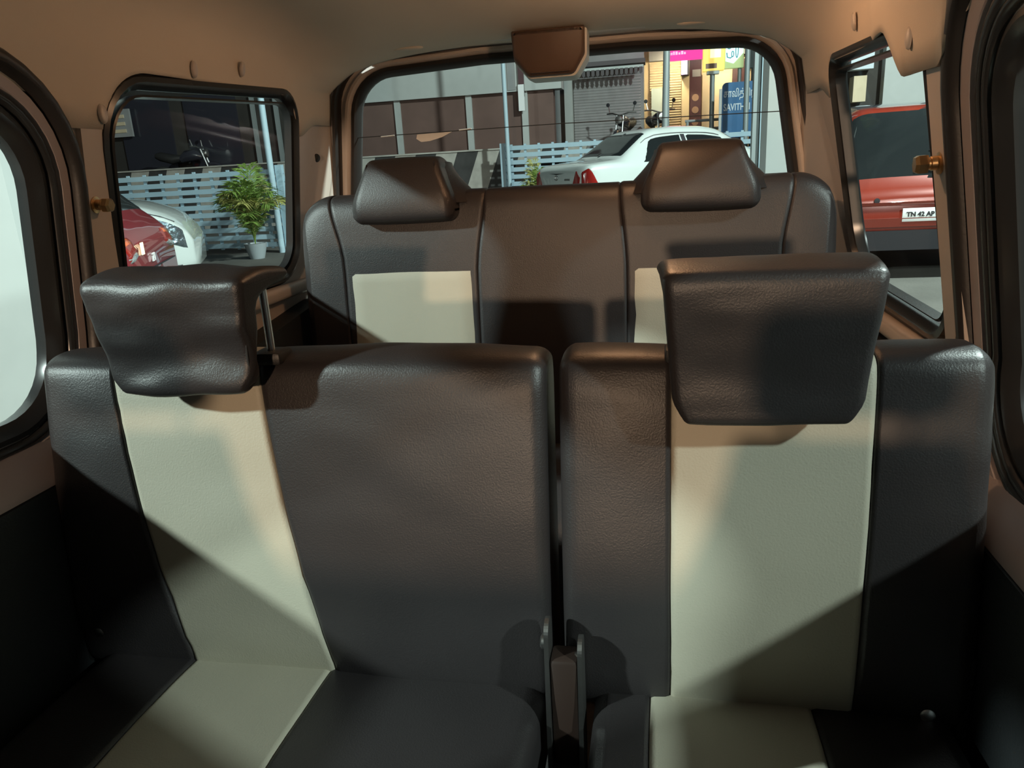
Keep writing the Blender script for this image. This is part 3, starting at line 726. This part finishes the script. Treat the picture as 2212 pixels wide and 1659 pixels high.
for sd in (-1, 1):
    f = sed.patch('side_window', 'carglass', t, [(1.02, 3.12), (1.86, 3.10), (1.84, 3.90), (1.24, 3.86)], side=sd)
    sed.patch('side_window', 'carglass', t, [(1.93, 3.10), (2.98, 3.10), (2.62, 3.86), (1.91, 3.90)], side=sd)
    sed.patch('window_pillar', 'ink', t, [(1.85, 3.06), (1.94, 3.06), (1.92, 3.94), (1.83, 3.94)], side=sd, off=.003)
    sed.patch('drip_moulding', 'rim', t, [(1.05, 3.95), (2.66, 3.90), (2.66, 3.97), (1.05, 4.03)], side=sd, off=.006)
    pl = [(1.12, 2.9), (1.06, 2.2), (1.10, 1.2), (1.24, .6)]
    tube('door_seam', [sed.S(x, v, sd)+sed.N(x, v, sd)*.001 for x, v in pl], .005, 'ink', t, n=5, world=False)
    tube('door_seam', [sed.S(1.93, v, sd)+sed.N(1.93, v, sd)*.001 for v in (2.95, 2, 1, .4)], .005, 'ink', t, n=5, world=False)
    l = sed.patch('tail_lamp', 'redlens', t, [(.012, 1.55), (.30, 1.9), (.12, 3.0), (.03, 3.05)], side=sd, off=.014)
    sed.patch('lamp_reflector', 'clearlens', l, [(.05, 1.7), (.16, 1.85), (.14, 2.15), (.05, 2.05)], side=sd, off=.018, n=5)
    flat('lamp_back', [(-.014, sd*.50, .72), (-.014, sd*.67, .66), (-.004, sd*.69, .84), (-.002, sd*.60, .93), (-.004, sd*.55, .84)], 'redlens', l, d=.02)
    sed.patch('head_lamp', 'clearlens', t, [(3.75, 2.2), (4.15, 2.0), (4.1, 3.2), (3.8, 3.2)], side=sd, off=.01)
flat('boot_handle', [(.030, -.26, .905), (.038, 0, .918), (.030, .26, .905), (.022, 0, .885)], 'carglass', t, d=-.03)
e = flat('bumper_line', [(-.006, -.64, .60), (-.006, .64, .60), (-.006, .64, .612), (-.006, -.64, .612)], 'ink', t, d=-.006)
for a, b, cz in ((.050, .034, .84), (.020, .034, .84), (.036, .013, .852)):
    tube('emblem_ring', [(-.016, a*math.cos(q), cz+b*math.sin(q)) for q in [2*math.pi*i/24 for i in range(24)]], .006, 'chrome', t, n=6, closed=True, world=False)
box('model_badge', (-.012, -.42, .80), (-.004, -.26, .825), 'rim', t, world=False)
box('number_plate', (-.012, -.26, .62), (-.002, .26, .73), 'plate', t, world=False)
wheels(t, (.80, 3.40), .85)

# dark red hatchback seen through the left quarter window
hatch_st = [(0, .40, .70, .75, .66, .58), (.04, .30, .79, .84, .76, .67), (.10, .26, .83, .885, .80, .70), (.14, .25, .84, .915, .815, .73), (.18, .25, .84, .945, .82, .73), (.44, .24, .86, 1.23, .83, .68), (.54, .24, .87, 1.26, .83, .66), (1.2, .22, .88, 1.31, .835, .62),
            (2.1, .22, .88, 1.30, .835, .59), (2.45, .22, .87, 1.22, .83, .58), (3.05, .23, .86, .96, .82, .66), (3.5, .25, .78, .86, .78, .60), (3.74, .30, .66, .72, .68, .5), (3.82, .38, .56, .58, .56, .4)]
hat = Car(hatch_st)
t = thing('hatchback', (-2.86, 4.23, GZ), 'dark red hatchback outside the left quarter window', 'car', rz=math.radians(204))
hat.body(t, 'redpaint')
hat.patch('rear_window', 'carglass', t, [(.17, 3.9), (.47, 4.0), (.47, 7), (.16, 7)], both=True)
hat.patch('windscreen', 'carglass', t, [(2.5, 4.45), (3.0, 4.6), (3.04, 7), (2.52, 7)], both=True)
flat('spoiler', [(.40, -.60, 1.215), (.34, 0, 1.235), (.40, .60, 1.215), (.80, .56, 1.275), (.80, -.56, 1.275)], 'bikepaint', t, axis='z', d=.03)
for sd in (-1, 1):
    hat.patch('side_window', 'carglass', t, [(.72, 3.12), (1.60, 3.10), (1.58, 3.88), (.90, 3.86)], side=sd)
    hat.patch('side_window', 'carglass', t, [(1.67, 3.10), (2.78, 3.10), (2.45, 3.86), (1.65, 3.88)], side=sd)
    hat.patch('quarter_glass', 'carglass', t, [(.20, 3.06), (.68, 3.06), (.66, 3.92), (.42, 3.95)], side=sd)
    l = hat.patch('tail_lamp', 'redlens', t, [(.01, 2.0), (.34, 2.35), (.40, 3.0), (.04, 3.0)], side=sd, off=.012)
    hat.patch('indicator', 'orangelens', l, [(.04, 2.55), (.34, 2.65), (.38, 2.92), (.05, 2.92)], side=sd, off=.017, n=5)
    hat.patch('reversing_lamp', 'clearlens', l, [(.03, 1.95), (.30, 2.15), (.33, 2.4), (.03, 2.35)], side=sd, off=.018, n=5)
    hat.patch('head_lamp', 'clearlens', t, [(3.25, 2.3), (3.72, 2.1), (3.68, 3.1), (3.3, 3.2)], side=sd, off=.01)
    pl = [(.80, 2.9), (.74, 2.2), (.80, 1.0)]
    tube('door_seam', [hat.S(x, v, sd) for x, v in pl], .004, 'ink', t, n=5, world=False)
for sd in (-1, 1):
    l = rear_patch(hat, 'tail_lamp_inner', 'redlens', t, [(sd*.36, .72), (sd*.62, .66), (sd*.66, .82), (sd*.40, .83)])
    rear_patch(hat, 'indicator', 'orangelens', l, [(sd*.40, .775), (sd*.62, .76), (sd*.65, .81), (sd*.42, .82)], off=.016, n=4)
    rear_patch(hat, 'reversing_lamp', 'clearlens', l, [(sd*.40, .71), (sd*.58, .665), (sd*.63, .70), (sd*.44, .745)], off=.017, n=4)
tube('tailgate_seam', [(-.002, -.60, .60), (-.002, .60, .60)], .005, 'ink', t, n=5, world=False)
text('badge', 'i20', .075, (-.008, .06, .66), Matrix.Rotation(-math.pi/2, 3, 'Z') @ FACE, 'plate', t, world=False)
box('sticker', (-.010, .27, .70), (-.004, .33, .77), 'signcream', t, world=False)  # sticker borrows the emissive sign print, so its glow is painted
wheels(t, (.60, 3.05), .835, .28)

# white hatchback behind it, nose towards the fence
t = thing('hatchback', (-7.40, 4.72, GZ), 'white hatchback nose with clear head lamp behind the red car', 'car', rz=math.radians(28))
red_hat = hat
hat = Car([(x, a, b+.0, c+.0, d, e) for x, a, b, c, d, e in hatch_st[:9]]+[(2.45, .22, .90, 1.22, .83, .58), (2.95, .23, .90, 1.02, .83, .68), (3.40, .25, .86, .95, .80, .64), (3.66, .28, .78, .85, .72, .54), (3.77, .30, .70, .74, .62, .46), (3.82, .36, .60, .62, .54, .4)])
hat.body(t, 'whitepaint')
hat.patch('rear_window', 'carglass', t, [(.17, 3.9), (.47, 4.0), (.47, 7), (.16, 7)], both=True)
hat.patch('windscreen', 'carglass', t, [(2.5, 4.45), (3.0, 4.6), (3.04, 7), (2.52, 7)], both=True)
for sd in (-1, 1):
    hat.patch('side_window', 'carglass', t, [(.72, 3.12), (1.60, 3.10), (1.58, 3.88), (.90, 3.86)], side=sd)
    hat.patch('side_window', 'carglass', t, [(1.67, 3.10), (2.78, 3.10), (2.45, 3.86), (1.65, 3.88)], side=sd)
    l = hat.patch('head_lamp', 'headlens', t, [(3.30, 2.25), (3.79, 1.9), (3.76, 3.0), (3.38, 3.02)], side=sd, off=.012)
    hat.patch('indicator', 'orangelens', l, [(3.34, 2.8), (3.44, 2.75), (3.44, 2.95), (3.36, 2.98)], side=sd, off=.018, n=4)
    hat.patch('fog_lamp_recess', 'ink', t, [(3.62, .9), (3.72, .9), (3.72, 1.15), (3.62, 1.15)], side=sd, off=.008, n=4)
    tube('bonnet_seam', [hat.S(x, 3.35, sd)+Vector((0, 0, .003)) for x in (3.0, 3.2, 3.4, 3.6, 3.7)], .006, 'ink', t, n=5, world=False)
wheels(t, (.60, 3.05), .835, .28)

# orange-red car seen through the right quarter window
suv = Car([(0, .32, .60, .65, .74, .60), (.04, .26, .67, .725, .82, .70), (.10, .24, .71, .765, .85, .72), (.14, .24, .72, .785, .855, .72), (.40, .23, .82, 1.30, .86, .62), (.48, .23, .82, 1.37, .86, .61), (.9, .22, .82, 1.42, .86, .61),
           (2.2, .22, .82, 1.42, .86, .61), (2.6, .22, .82, 1.34, .86, .62), (3.2, .23, .84, .98, .85, .70), (3.8, .26, .80, .90, .82, .66), (4.0, .32, .68, .74, .74, .5)])
t = thing('suv', (2.47, 6.62, GZ), 'orange red car with white number plate outside right quarter window', 'car', rz=math.radians(90))
suv.body(t, 'orangepaint')
suv.patch('rear_window', 'carglass', t, [(.13, 4.02), (.46, 4.1), (.46, 7), (.13, 7)], both=True)
suv.patch('windscreen', 'carglass', t, [(2.64, 4.45), (3.14, 4.6), (3.18, 7), (2.66, 7)], both=True)
suv.patch('roof_panel', 'bikepaint', t, [(.47, 4.2), (2.5, 4.3), (2.5, 7), (.47, 7)], both=True, off=.004)
for sd in (-1, 1):
    suv.patch('side_window', 'carglass', t, [(.56, 3.12), (1.6, 3.10), (1.58, 3.9), (.70, 3.88)], side=sd)
    suv.patch('side_window', 'carglass', t, [(1.67, 3.10), (2.9, 3.10), (2.55, 3.88), (1.65, 3.9)], side=sd)
    suv.patch('tail_lamp', 'redlens', t, [(.012, 2.1), (.26, 2.3), (.28, 3.0), (.03, 3.0)], side=sd, off=.014)
    lathe('reflector', [(.022, 0), (.022, .012), (.001, .014)], (-.018, sd*-.10 if sd > 0 else -.62, .385), (-1, 0, 0), 'redlens_lit', t, n=12, world=False)
flat('bumper_step', [(-.035, -.70, .43), (-.035, .70, .43), (-.045, .70, .50), (-.045, -.70, .50)], 'orangepaint', t, d=.06)
flat('lower_cladding', [(-.022, -.70, .24), (-.022, .70, .24), (-.030, .72, .40), (-.030, -.72, .40)], 'ink', t, d=.05)
flat('boot_crease', [(-.012, -.64, .60), (-.012, .64, .60), (-.022, .64, .625), (-.022, -.64, .625)], 'orangepaint', t, d=.03)
pl = box('number_plate', (-.044, -.27, .47), (-.036, .26, .575), 'plate', t, bevel=.002, world=False)
text('plate_text', 'TN 42 AP', .050, (-.0455, .23, .525), Matrix.Rotation(-math.pi/2, 3, 'Z') @ FACE, 'ink', pl, world=False, align='LEFT', depth=.001, bold=.002)
lathe('lock', [(.022, 0), (.022, .006), (.001, .008)], (-.004, .45, .64), (-1, 0, 0), 'ink', t, n=14, world=False)
box('rear_wiper', (.10, -.40, 1.0), (.16, .05, 1.012), 'ink', t, world=False)
wheels(t, (.75, 3.2), .86, .33)

# ------------------------------------------------------------------ fences, poles, palm
def slat_fence(x0, x1, Y, z0, z1, n, lab, posts):
    t = thing('slat_fence', (x0, Y, GZ), lab, 'fence', 'pale blue slat fences')
    pitch = (z1-z0)/n
    me = None
    for i in range(n):
        z = z0+pitch*(i+.5)
        if me is None:
            o = box('slat', (x0, Y, z-pitch*.30), (x1, Y+.03, z+pitch*.30), 'fence', t); me = o.data; zz = z
        else:
            c = o.copy(); COL.objects.link(c); c.parent = t; c.matrix_parent_inverse = o.matrix_parent_inverse.copy(); c.location = (0, 0, z-zz)
    for x in posts: box('post', (x-.05, Y-.04, GZ), (x+.05, Y+.05, z1+.03), 'fence', t)
    k = x0+.2
    while k < x1:
        box('batten', (k, Y+.03, z0), (k+.05, Y+.05, z1), 'fence', t); k += .28
    return t
slat_fence(-9.6, -5.10, 10.5, .16, 1.33, 10, 'pale blue slatted fence behind the potted palm', (-9.55, -5.16))
slat_fence(-2.82, 2.95, 15.4, .16, 1.553, 10, 'pale blue slatted fence behind the white sedan', (-2.77, .4, 2.9))
tube('lamp_post', [(-5.25, 10.42, GZ), (-5.25, 10.42, 5.5)], .045, 'polem', None, n=14, label='pale blue pole standing beside the potted palm', cat='pole')
tube('lamp_post', [(-2.63, 15.25, GZ), (-2.65, 15.25, 6.0)], .042, 'polem', None, n=14, label='pale blue pole at the fence corner behind left bench headrest', cat='pole')
tube('lamp_post', [(.43, 15.2, GZ), (.50, 15.2, 6.0)], [.075, .055], 'greypole', None, n=14, label='grey galvanised pole rising behind the sedan roof', cat='pole')
t = thing('gate_pillar', (1.385, 9.1, GZ), 'grey blue square steel pillar beside the white wall', 'pillar')
box('column', (1.31, 9.0, GZ), (1.385, 9.14, 4.6), 'greypole', t); box('face_plate', (1.385, 8.97, GZ), (1.47, 9.16, 4.6), 'polem', t)
box('white_wall', (1.06, 6.0, GZ), (1.46, 6.35, 3.6), 'whitewall', None, label='plain white painted wall end right of the sedan', cat='wall')
lp = [Vector(p) for p in ((-2.20, 1.35), (-2.20, 2.545), (-2.235, 2.66), (-2.42, 2.80), (-2.9, 2.62), (-2.9, 1.35))]
fill('white_pillar', lp, lambda p, d: (p[0], p[1], GZ+d), 'whitewall', 0, 3.4, label='white painted pillar outside the left sliding door', cat='pillar')

def palm(loc, n, h, spread, lab, pot=True, seed=1):
    rnd = random.Random(seed); t = thing('potted_palm' if pot else 'bushy_palm', (loc[0], loc[1], GZ), lab, 'plant')
    z0 = GZ
    if pot:
        lathe('pot', [(.10, 0), (.13, .10), (.155, .20), (.16, .215), (.145, .215), (.14, .19), (.001, .19)], (loc[0], loc[1], GZ), (0, 0, 1), 'pot', t, n=20)
        lathe('soil', [(.138, .185), (.12, .20), (.001, .205)], (loc[0], loc[1], GZ), (0, 0, 1), 'soil', t, n=16); z0 = GZ+.19
    for i in range(n):
        a = rnd.uniform(0, 2*math.pi); out = rnd.uniform(.12, 1)*spread; L = h*rnd.uniform(.55, 1)
        rise = L*(1-.35*(out/spread)**2)
        p = []
        for k in range(10):
            u = k/9; r = out*u**1.5; z = rise*(u*1.25-.30*u**3*(1+out/spread))
            p.append(Vector((loc[0]+math.cos(a)*r, loc[1]+math.sin(a)*r, z0+z)))
        V = []; Fc = []
        def quad(a_, b_, c_, d_):
            k = len(V); V.extend((a_, b_, c_, d_)); Fc.append((k, k+1, k+2, k+3))
        for k in range(9):
            d = Vector((-math.sin(a), math.cos(a), 0))*.006; quad(p[k]-d, p[k]+d, p[k+1]+d, p[k+1]-d)
            if k < 2: continue
            for kk in range(3):
                b0 = p[k].lerp(p[k+1], kk/3); tdir = (p[k+1]-p[k]).normalized()
                for s in (-1, 1):
                    ln = (.27 if pot else .24)*math.sin(math.pi*min(1, (k+kk/3-1)/8.5))*rnd.uniform(.8, 1.15)+.05
                    sd = Vector((-math.sin(a), math.cos(a), 0))*s
                    dr = (sd*.75+tdir*.75+Vector((0, 0, rnd.uniform(-.35, .2)))).normalized()
                    wv = tdir*.016; tip = b0+dr*ln+Vector((0, 0, -ln*.25)); md = b0+dr*ln*.5
                    quad(b0, md-wv+Vector((0, 0, .006)), tip, md+wv)
        obj('frond', V, Fc, 'leafa' if rnd.random() < .6 else 'leafb', t, smooth=False)
    return t
palm((-5.29, 9.75), 30, 1.32, .55, 'bushy green palm in a grey pot in front of the left fence')
palm((-1.88, 14.4), 16, 1.45, .42, 'green palm between the fence and the white sedan', False, 5)
for i, (x, y) in enumerate(((-2.35, 14.6), (-1.95, 13.6))):
    palm((x, y), 8, .42, .25, ('small grassy plant at the fence corner', 'small grassy plant beside the fence corner plant')[i], False, 20+i)

# ------------------------------------------------------------------ street: striped wall, brown wall, shops
t = thing('striped_wall', (-8, 16, GZ), 'low retaining wall painted with black and white slanting stripes', 'wall')
x = -15.0; k = 0; zt = 1.48
shared = {}
while x < -2.0:
    wid = .46; m = 'stripeblack' if k % 2 else 'stripewhite'
    if m not in shared:
        o = flat('painted_stripe', [(0, 0, GZ), (wid, 0, GZ), (wid+.55, 0, zt), (.55, 0, zt)], m, t, axis='y', d=.3, world=True); shared[m] = o
        o.matrix_parent_inverse = t.matrix_basis.inverted(); o.location = (x, 16, 0)
    else:
        c = shared[m].copy(); COL.objects.link(c); c.parent = t; c.matrix_parent_inverse = shared[m].matrix_parent_inverse.copy(); c.location = (x, 16, 0)
    x += wid; k += 1
box('coping', (-15, 15.97, zt), (-2.0, 16.32, zt+.03), 'stripewhite', t)
box('road_terrace', (-16, 16.33, GZ), (-2.0, 17.45, .95), 'asphalt', None, label='raised road behind the striped wall', cat='road')
t = thing('compound_wall', (-5, 17.6, GZ), 'brown painted wall with white pilasters behind the striped wall', 'wall')
box('wall_face', (-7.9, 17.6, GZ), (-1.98, 17.9, 2.76), 'brownwall', t)
for x in (-6.95, -5.63, -3.92, -2.63): box('pilaster', (x-.07, 17.54, 1.45), (x+.07, 17.6, 2.74), 'whitewall', t)
box('fascia', (-7.9, 17.45, 2.72), (-1.78, 17.95, 5.2), 'whitewall', t)
box('fascia_groove', (-2.98, 17.43, 2.75), (-2.80, 17.452, 5.1), 'greywall', t)
box('drain_pipe', (-2.72, 17.38, 2.6), (-2.60, 17.44, 4.2), 'maroon', t); box('pipe_label', (-2.735, 17.37, 2.30), (-2.60, 17.43, 2.85), 'plate', t)
t = thing('facade', (-12, 17.6, GZ), 'dark unlit building beyond the left fence', 'building')
box('wall_face', (-18, 17.6, GZ), (-7.95, 18.2, 6.0), 'darkwall', t)
for x in (-16.5, -14.7, -12.9, -11.1): box('shutter', (x, 17.55, .96), (x+1.4, 17.6, 3.2), 'bikepaint', t)
for x in (-9.3, -8.7): box('down_pipe', (x, 17.50, .95), (x+.09, 17.58, 5.6), 'greypole', t)
b = box('sign_board', (-13.6, 17.40, 2.35), (-12.5, 17.46, 3.0), 'greywall', t)
for i in range(3): box('sign_line', (-13.5, 17.38, 2.45+i*.17), (-12.65, 17.40, 2.53+i*.17), 'shutter', b)

box('shop_terrace', (-1.97, 17.5, GZ), (8.0, 24.0, 1.15), 'darkwall', None, label='dark raised pavement in front of the shops', cat='pavement')
t = thing('closed_shop', (-1.0, 20, 1.15), 'closed shop with grey roller shutter and fringed awning', 'building')
box('wall_face', (-2.6, 20.2, 1.15), (-.02, 22, 8.0), 'greywall', t)
box('side_pier', (-2.0, 19.95, 1.15), (-1.80, 20.2, 8.0), 'whitewall', t)
V = []; Fc = []; n = 60
for i in range(n+1):
    z = 1.16+2.02*i/n
    for x in (-1.78, -.10): V.append((x, 20.15+(.02 if i % 2 else 0), z))
for i in range(n): Fc.append((2*i, 2*i+1, 2*i+3, 2*i+2))
obj('shutter', V, Fc, 'greyshutter', t, smooth=False)
box('awning', (-1.62, 19.55, 3.34), (.02, 20.2, 3.44), 'awning', t)
box('awning_lip', (-1.50, 19.55, 3.24), (-.02, 19.62, 3.30), 'signwhite', t)
for i in range(13):
    x = -1.50+i*.115; flat('awning_fringe', [(x, 19.54, 3.25), (x+.075, 19.54, 3.25), (x+.075, 19.54, 3.13), (x+.0375, 19.54, 3.09), (x, 19.54, 3.13)], 'awning', t, axis='y', d=.02, world=True)
t = thing('lit_shop', (1.4, 21, 1.15), 'brightly lit shop with cream shutters and maroon door', 'building')
box('wall_face', (-.02, 21.2, 1.15), (5.2, 23, 8.0), 'litwall', t)
V = []; Fc = []; n = 76
for i in range(n+1):
    z = 1.16+2.31*i/n
    for x in (.12, .92): V.append((x, 21.13+(.03 if i % 2 else 0), z))
for i in range(n): Fc.append((2*i, 2*i+1, 2*i+3, 2*i+2))
obj('shutter', V, Fc, 'shutter', t, smooth=False)
box('poster', (.16, 21.07, 2.05), (.60, 21.09, 2.85), 'signwhite', t)
box('pier', (.93, 20.9, 1.15), (1.12, 21.2, 3.5), 'litwall', t)
d = box('door', (1.13, 20.95, 1.15), (1.42, 21.2, 3.48), 'maroon', t)
for i, z in enumerate((1.95, 2.25, 2.55)): lathe('door_disc', [(.085, 0), (.085, .012), (.001, .014)], (1.275, 20.95, z), (0, -1, 0), 'signbrown', d, n=18)
box('door_panel', (1.19, 20.94, 3.05), (1.40, 20.952, 3.22), 'greywall', d)
box('wall_panel', (1.45, 21.12, 1.16), (2.15, 21.2, 3.1), 'shutter', t)
box('dark_bay', (2.2, 21.0, 1.15), (2.55, 21.2, 3.4), 'maroon', t)
box('wall_panel', (2.58, 21.12, 1.16), (3.3, 21.2, 3.1), 'shutter', t)
box('lintel', (.10, 20.95, 3.50), (5.2, 21.22, 3.75), 'greywall', t)
lamp('shop_downlight', (.75, 20.3, 3.45), 26, (1, .86, .55), .15, (.6, 21.2, 2.3)).parent = None
lamp('shop_downlight_b', (2.1, 20.2, 3.6), 30, (1, .84, .55), .15, (2.0, 21.2, 2.3))
t = thing('light_box', (1.0, 20.9, 3.08), 'small violet lit sign hanging by the shop door', 'sign')
box('case', (.90, 20.6, 3.08), (1.10, 20.9006, 3.66), 'ink', t); box('face', (.905, 20.585, 3.09), (1.05, 20.6, 3.42), 'violet', t); box('lamp_face', (.905, 20.585, 3.42), (1.05, 20.6, 3.63), 'lampwhite', t)
t = thing('shop_sign', (1.0, 19.3, 3.27), 'bright pink lit shop sign with two lines of white lettering', 'sign')
box('case', (.54, 19.0, 3.27), (1.42, 19.25, 4.6), 'signpink', t)
rnd = random.Random(3)
for z, x1, ln in ((3.53, 1.20, 'upper'), (3.40, .95, 'lower')):
    V = []; Fc = []; x = .565
    while x < x1:
        w_ = rnd.uniform(.02, .05); h_ = rnd.uniform(.04, .075); k = len(V)
        V += [(x, 18.992, z-.02), (x+w_, 18.992, z-.02), (x+w_, 18.992, z-.02+h_), (x, 18.992, z-.02+h_)]; Fc.append((k, k+1, k+2, k+3)); x += w_+rnd.uniform(.008, .02)
    obj('lettering', V, Fc, 'signpinktext', t, smooth=False)
def about(k):                                    # sign geometry laid out for a nearer plot, enlarged to real size
    return lambda x, z: (.25+(x-.25)*k, 1.2+(z-1.2)*k)
A = about(1.075); Y0 = 17.2
def sbox(name, x0, x1, z0, z1, y0, y1, m, t, f=A, **kk):
    a_, b_ = f(x0, z0), f(x1, z1); return box(name, (a_[0], y0, a_[1]), (b_[0], y1, b_[1]), m, t, **kk)
t = thing('box_sign', (1.44, Y0+.1, GZ), 'yellow lit box sign on a grey post', 'sign')
sbox('case', 1.17, 1.57, 2.70, 3.9, Y0, Y0+.25, 'signyellow', t, bevel=.01)
sbox('white_print', 1.30, 1.50, 2.93, 3.10, Y0-.01, Y0+.002, 'signcream', t)
sbox('brown_print', 1.22, 1.43, 2.74, 2.83, Y0-.01, Y0+.002, 'signbrown', t)
tube('post', [(1.445, Y0+.12, GZ), (1.44, Y0+.12, 2.82)], .05, 'greypole', t, n=12)
sbox('post_head', 1.25, 1.48, 2.64, 2.70, Y0+.02, Y0+.2, 'greypole', t)
t = thing('box_sign', (1.86, Y0+.1, GZ), 'aqua white lit box sign with large teal characters', 'sign')
sbox('case', 1.58, 1.93, 2.72, 3.95, Y0+.02, Y0+.2, 'signgreen', t)
flat('lit_face', [(*A(x, 0)[:1], Y0+.01, A(0, z)[1]) for x, z in ((1.59, 2.85), (1.74, 2.80), (1.92, 2.98), (1.92, 3.9), (1.59, 3.9))], 'signaqua', t, axis='y', d=.01, world=True)
def glyph(pts, r, closed=False): tube('character', [(A(x, z)[0], Y0, A(x, z)[1]) for x, z in pts], r, 'signteal', t, n=5, closed=closed)
for cx, cz, a, b in ((1.655, 3.13, .042, .065), (1.80, 3.03, .022, .13), (1.72, 2.97, .02, .05)):
    glyph([(cx+a*math.cos(q), cz+b*math.sin(q)) for q in [2*math.pi*i/20 for i in range(20)]], .010, True)
glyph([(1.61, 3.0), (1.62, 2.92), (1.68, 2.90), (1.72, 2.93)], .011); glyph([(1.615, 3.13), (1.70, 3.14)], .009)
tube('post', [(1.99, Y0+.12, GZ), (1.99, Y0+.12, 2.85)], .04, 'greypole', t, n=10)
t = thing('box_sign', (2.25, Y0+.1, GZ), 'plain unlit white box sign above the blue board', 'sign')
sbox('case', 1.97, 2.20, 2.70, 3.9, Y0, Y0+.2, 'signwhite', t); tube('post', [(2.26, Y0+.1, GZ), (2.26, Y0+.1, 2.84)], .04, 'greypole', t, n=10)
# blue name board
t = thing('name_board', (1.93, 16.6, GZ), 'blue name board with pale Tamil and Latin lettering on white posts', 'sign')
lp = rpoly([(1.59, 1.45), (2.28, 1.45), (2.28, 2.51), (1.59, 2.51)], [.01, .01, .09, .09])
fill('board', lp, lambda p, d: (p[0], 16.6+d, p[1]), 'signblue', 0, .03, t)
text('lettering', 'சாவித்திரி', .19, (1.62, 16.595, 2.29), FACE, 'signtext', t, bold=.004, sx=.60, align='LEFT')
text('lettering', 'SAVITHRI', .185, (1.62, 16.595, 2.03), FACE, 'signtext', t, bold=.004, sx=.68, align='LEFT')
for x in (1.56, 2.31): box('post', (x-.025, 16.6, GZ), (x+.025, 16.64, 2.4), 'whitewall', t)
tube('lamp_post', [(1.985, 15.8, GZ), (1.965, 15.8, 6)], .050, 'greypole', None, n=12, label='grey pole standing in front of the blue board', cat='pole')
t = thing('railing', (2.0, 17.65, 1.15), 'low steel railing at the edge of the shop pavement', 'railing')
for z in (1.50, 1.68, 1.86): tube('rail', [(.9, 17.65, z), (4.4, 17.65, z)], .03, 'greypole', t, n=8)
for x in (.95, 1.8, 2.65, 3.5, 4.35): tube('post', [(x, 17.65, 1.15), (x, 17.65, 1.88)], .03, 'greypole', t, n=8)

# motorbikes
def bike(loc, rz, lab, m='bikepaint'):
    t = thing('motorbike', loc, lab, 'motorbike', 'parked motorbikes', rz=rz)
    for x in (-.60, .62):
        tube('wheel', [(x+.27*math.cos(q), 0,   .316+.27*math.sin(q)) for q in [2*math.pi*i/24 for i in range(24)]], .045, 'tyre', t, n=8, closed=True, world=False)
    tube('fork', [(.62, .08, .30), (.42, .08, .98)], .022, 'chrome', t, n=8, world=False); tube('fork', [(.62, -.08, .30), (.42, -.08, .98)], .022, 'chrome', t, n=8, world=False)
    tube('tank', [(.42, 0, .80), (.25, 0, .86), (.05, 0, .84), (-.12, 0, .76)], [.07, .14, .14, .08], m, t, n=12, world=False)
    tube('seat', [(-.08, 0, .80), (-.30, 0, .78), (-.60, 0, .86), (-.72, 0, .88)], [.07, .12, .11, .06], 'blackplastic', t, n=10, world=False)
    tube('engine', [(.30, 0, .45), (.0, 0, .42), (-.20, 0, .45)], [.12, .17, .10], 'steel', t, n=10, world=False)
    tube('mudguard', [(.62+.33*math.cos(q), 0, .30+.33*math.sin(q)) for q in [math.radians(a) for a in range(30, 160, 15)]], .05, m, t, n=8, world=False)
    tube('exhaust', [(.1, -.16, .30), (-.4, -.18, .30), (-.85, -.18, .40)], [.03, .045, .05], 'chrome', t, n=8, world=False)
    tube('handlebar', [(.30, .36, 1.04), (.38, .20, 1.04), (.42, 0, .98), (.38, -.20, 1.04), (.30, -.36, 1.04)], .016, 'steel', t, n=8, world=False)
    lathe('head_lamp', [(.09, 0), (.10, .06), (.085, .09), (.001, .10)], (.46, 0, .88), (1, 0, 0), 'steel', t, n=14, world=False)
    for s in (-1, 1):
        tube('mirror_stalk', [(.33, s*.28, 1.04), (.30, s*.32, 1.20)], .011, 'steel', t, n=6, world=False)
        lathe('mirror', [(.042, 0), (.046, .015), (.001, .02)], (.30, s*.33, 1.24), (1, 0, 0), 'ink', t, n=12, world=False)
    tube('stand', [(0, .05, .38), (.02, .22, .02)], .015, 'steel', t, n=6, world=False)
bike((-10.9, 17.0, .95), math.radians(10), 'dark motorbike parked on the raised road beyond the left fence')
bike((.28, 19.0, 1.15), math.radians(-75), 'dark motorbike parked in front of the cream shutter')
bike((-.45, 19.2, 1.15), math.radians(-105), 'dark motorbike parked before the grey shutter')

# right side of the street, seen through the right quarter window
t = thing('facade', (5, 15, GZ), 'dim shop front behind the orange red car', 'building')
box('wall_face', (3.1, 14.2, GZ), (9.5, 15, 5), 'darkwall', t)
box('white_panel', (3.95, 14.0, 1.7), (4.70, 14.2, 4.4), 'whitewall', t); box('white_panel', (4.85, 14.0, 1.7), (5.6, 14.2, 3.6), 'signwhite', t)
box('hanging_goods', (3.40, 13.9, 2.35), (3.75, 14.2, 2.75), 'signtext', t); box('hanging_goods', (3.46, 13.9, 1.85), (3.66, 14.2, 2.25), 'shutter', t)
t = thing('slat_fence', (4.3, 9, GZ), 'pale fence far right seen past the sliding door', 'fence', 'pale blue slat fences')
for i in range(5): box('slat', (3.9, 8.2+.0*i, .30+i*.26), (9, 8.24, .44+i*.26), 'fence', t)
for x in (3.95, 6.4, 8.95): box('post', (x-.05, 8.24, GZ), (x+.05, 8.32, 1.6), 'fence', t)

box('white_wall', (2.0, 3.3, GZ), (2.3, 4.1, 1.12), 'whitewall', None, label='low white wall end outside the right sliding door', cat='wall')
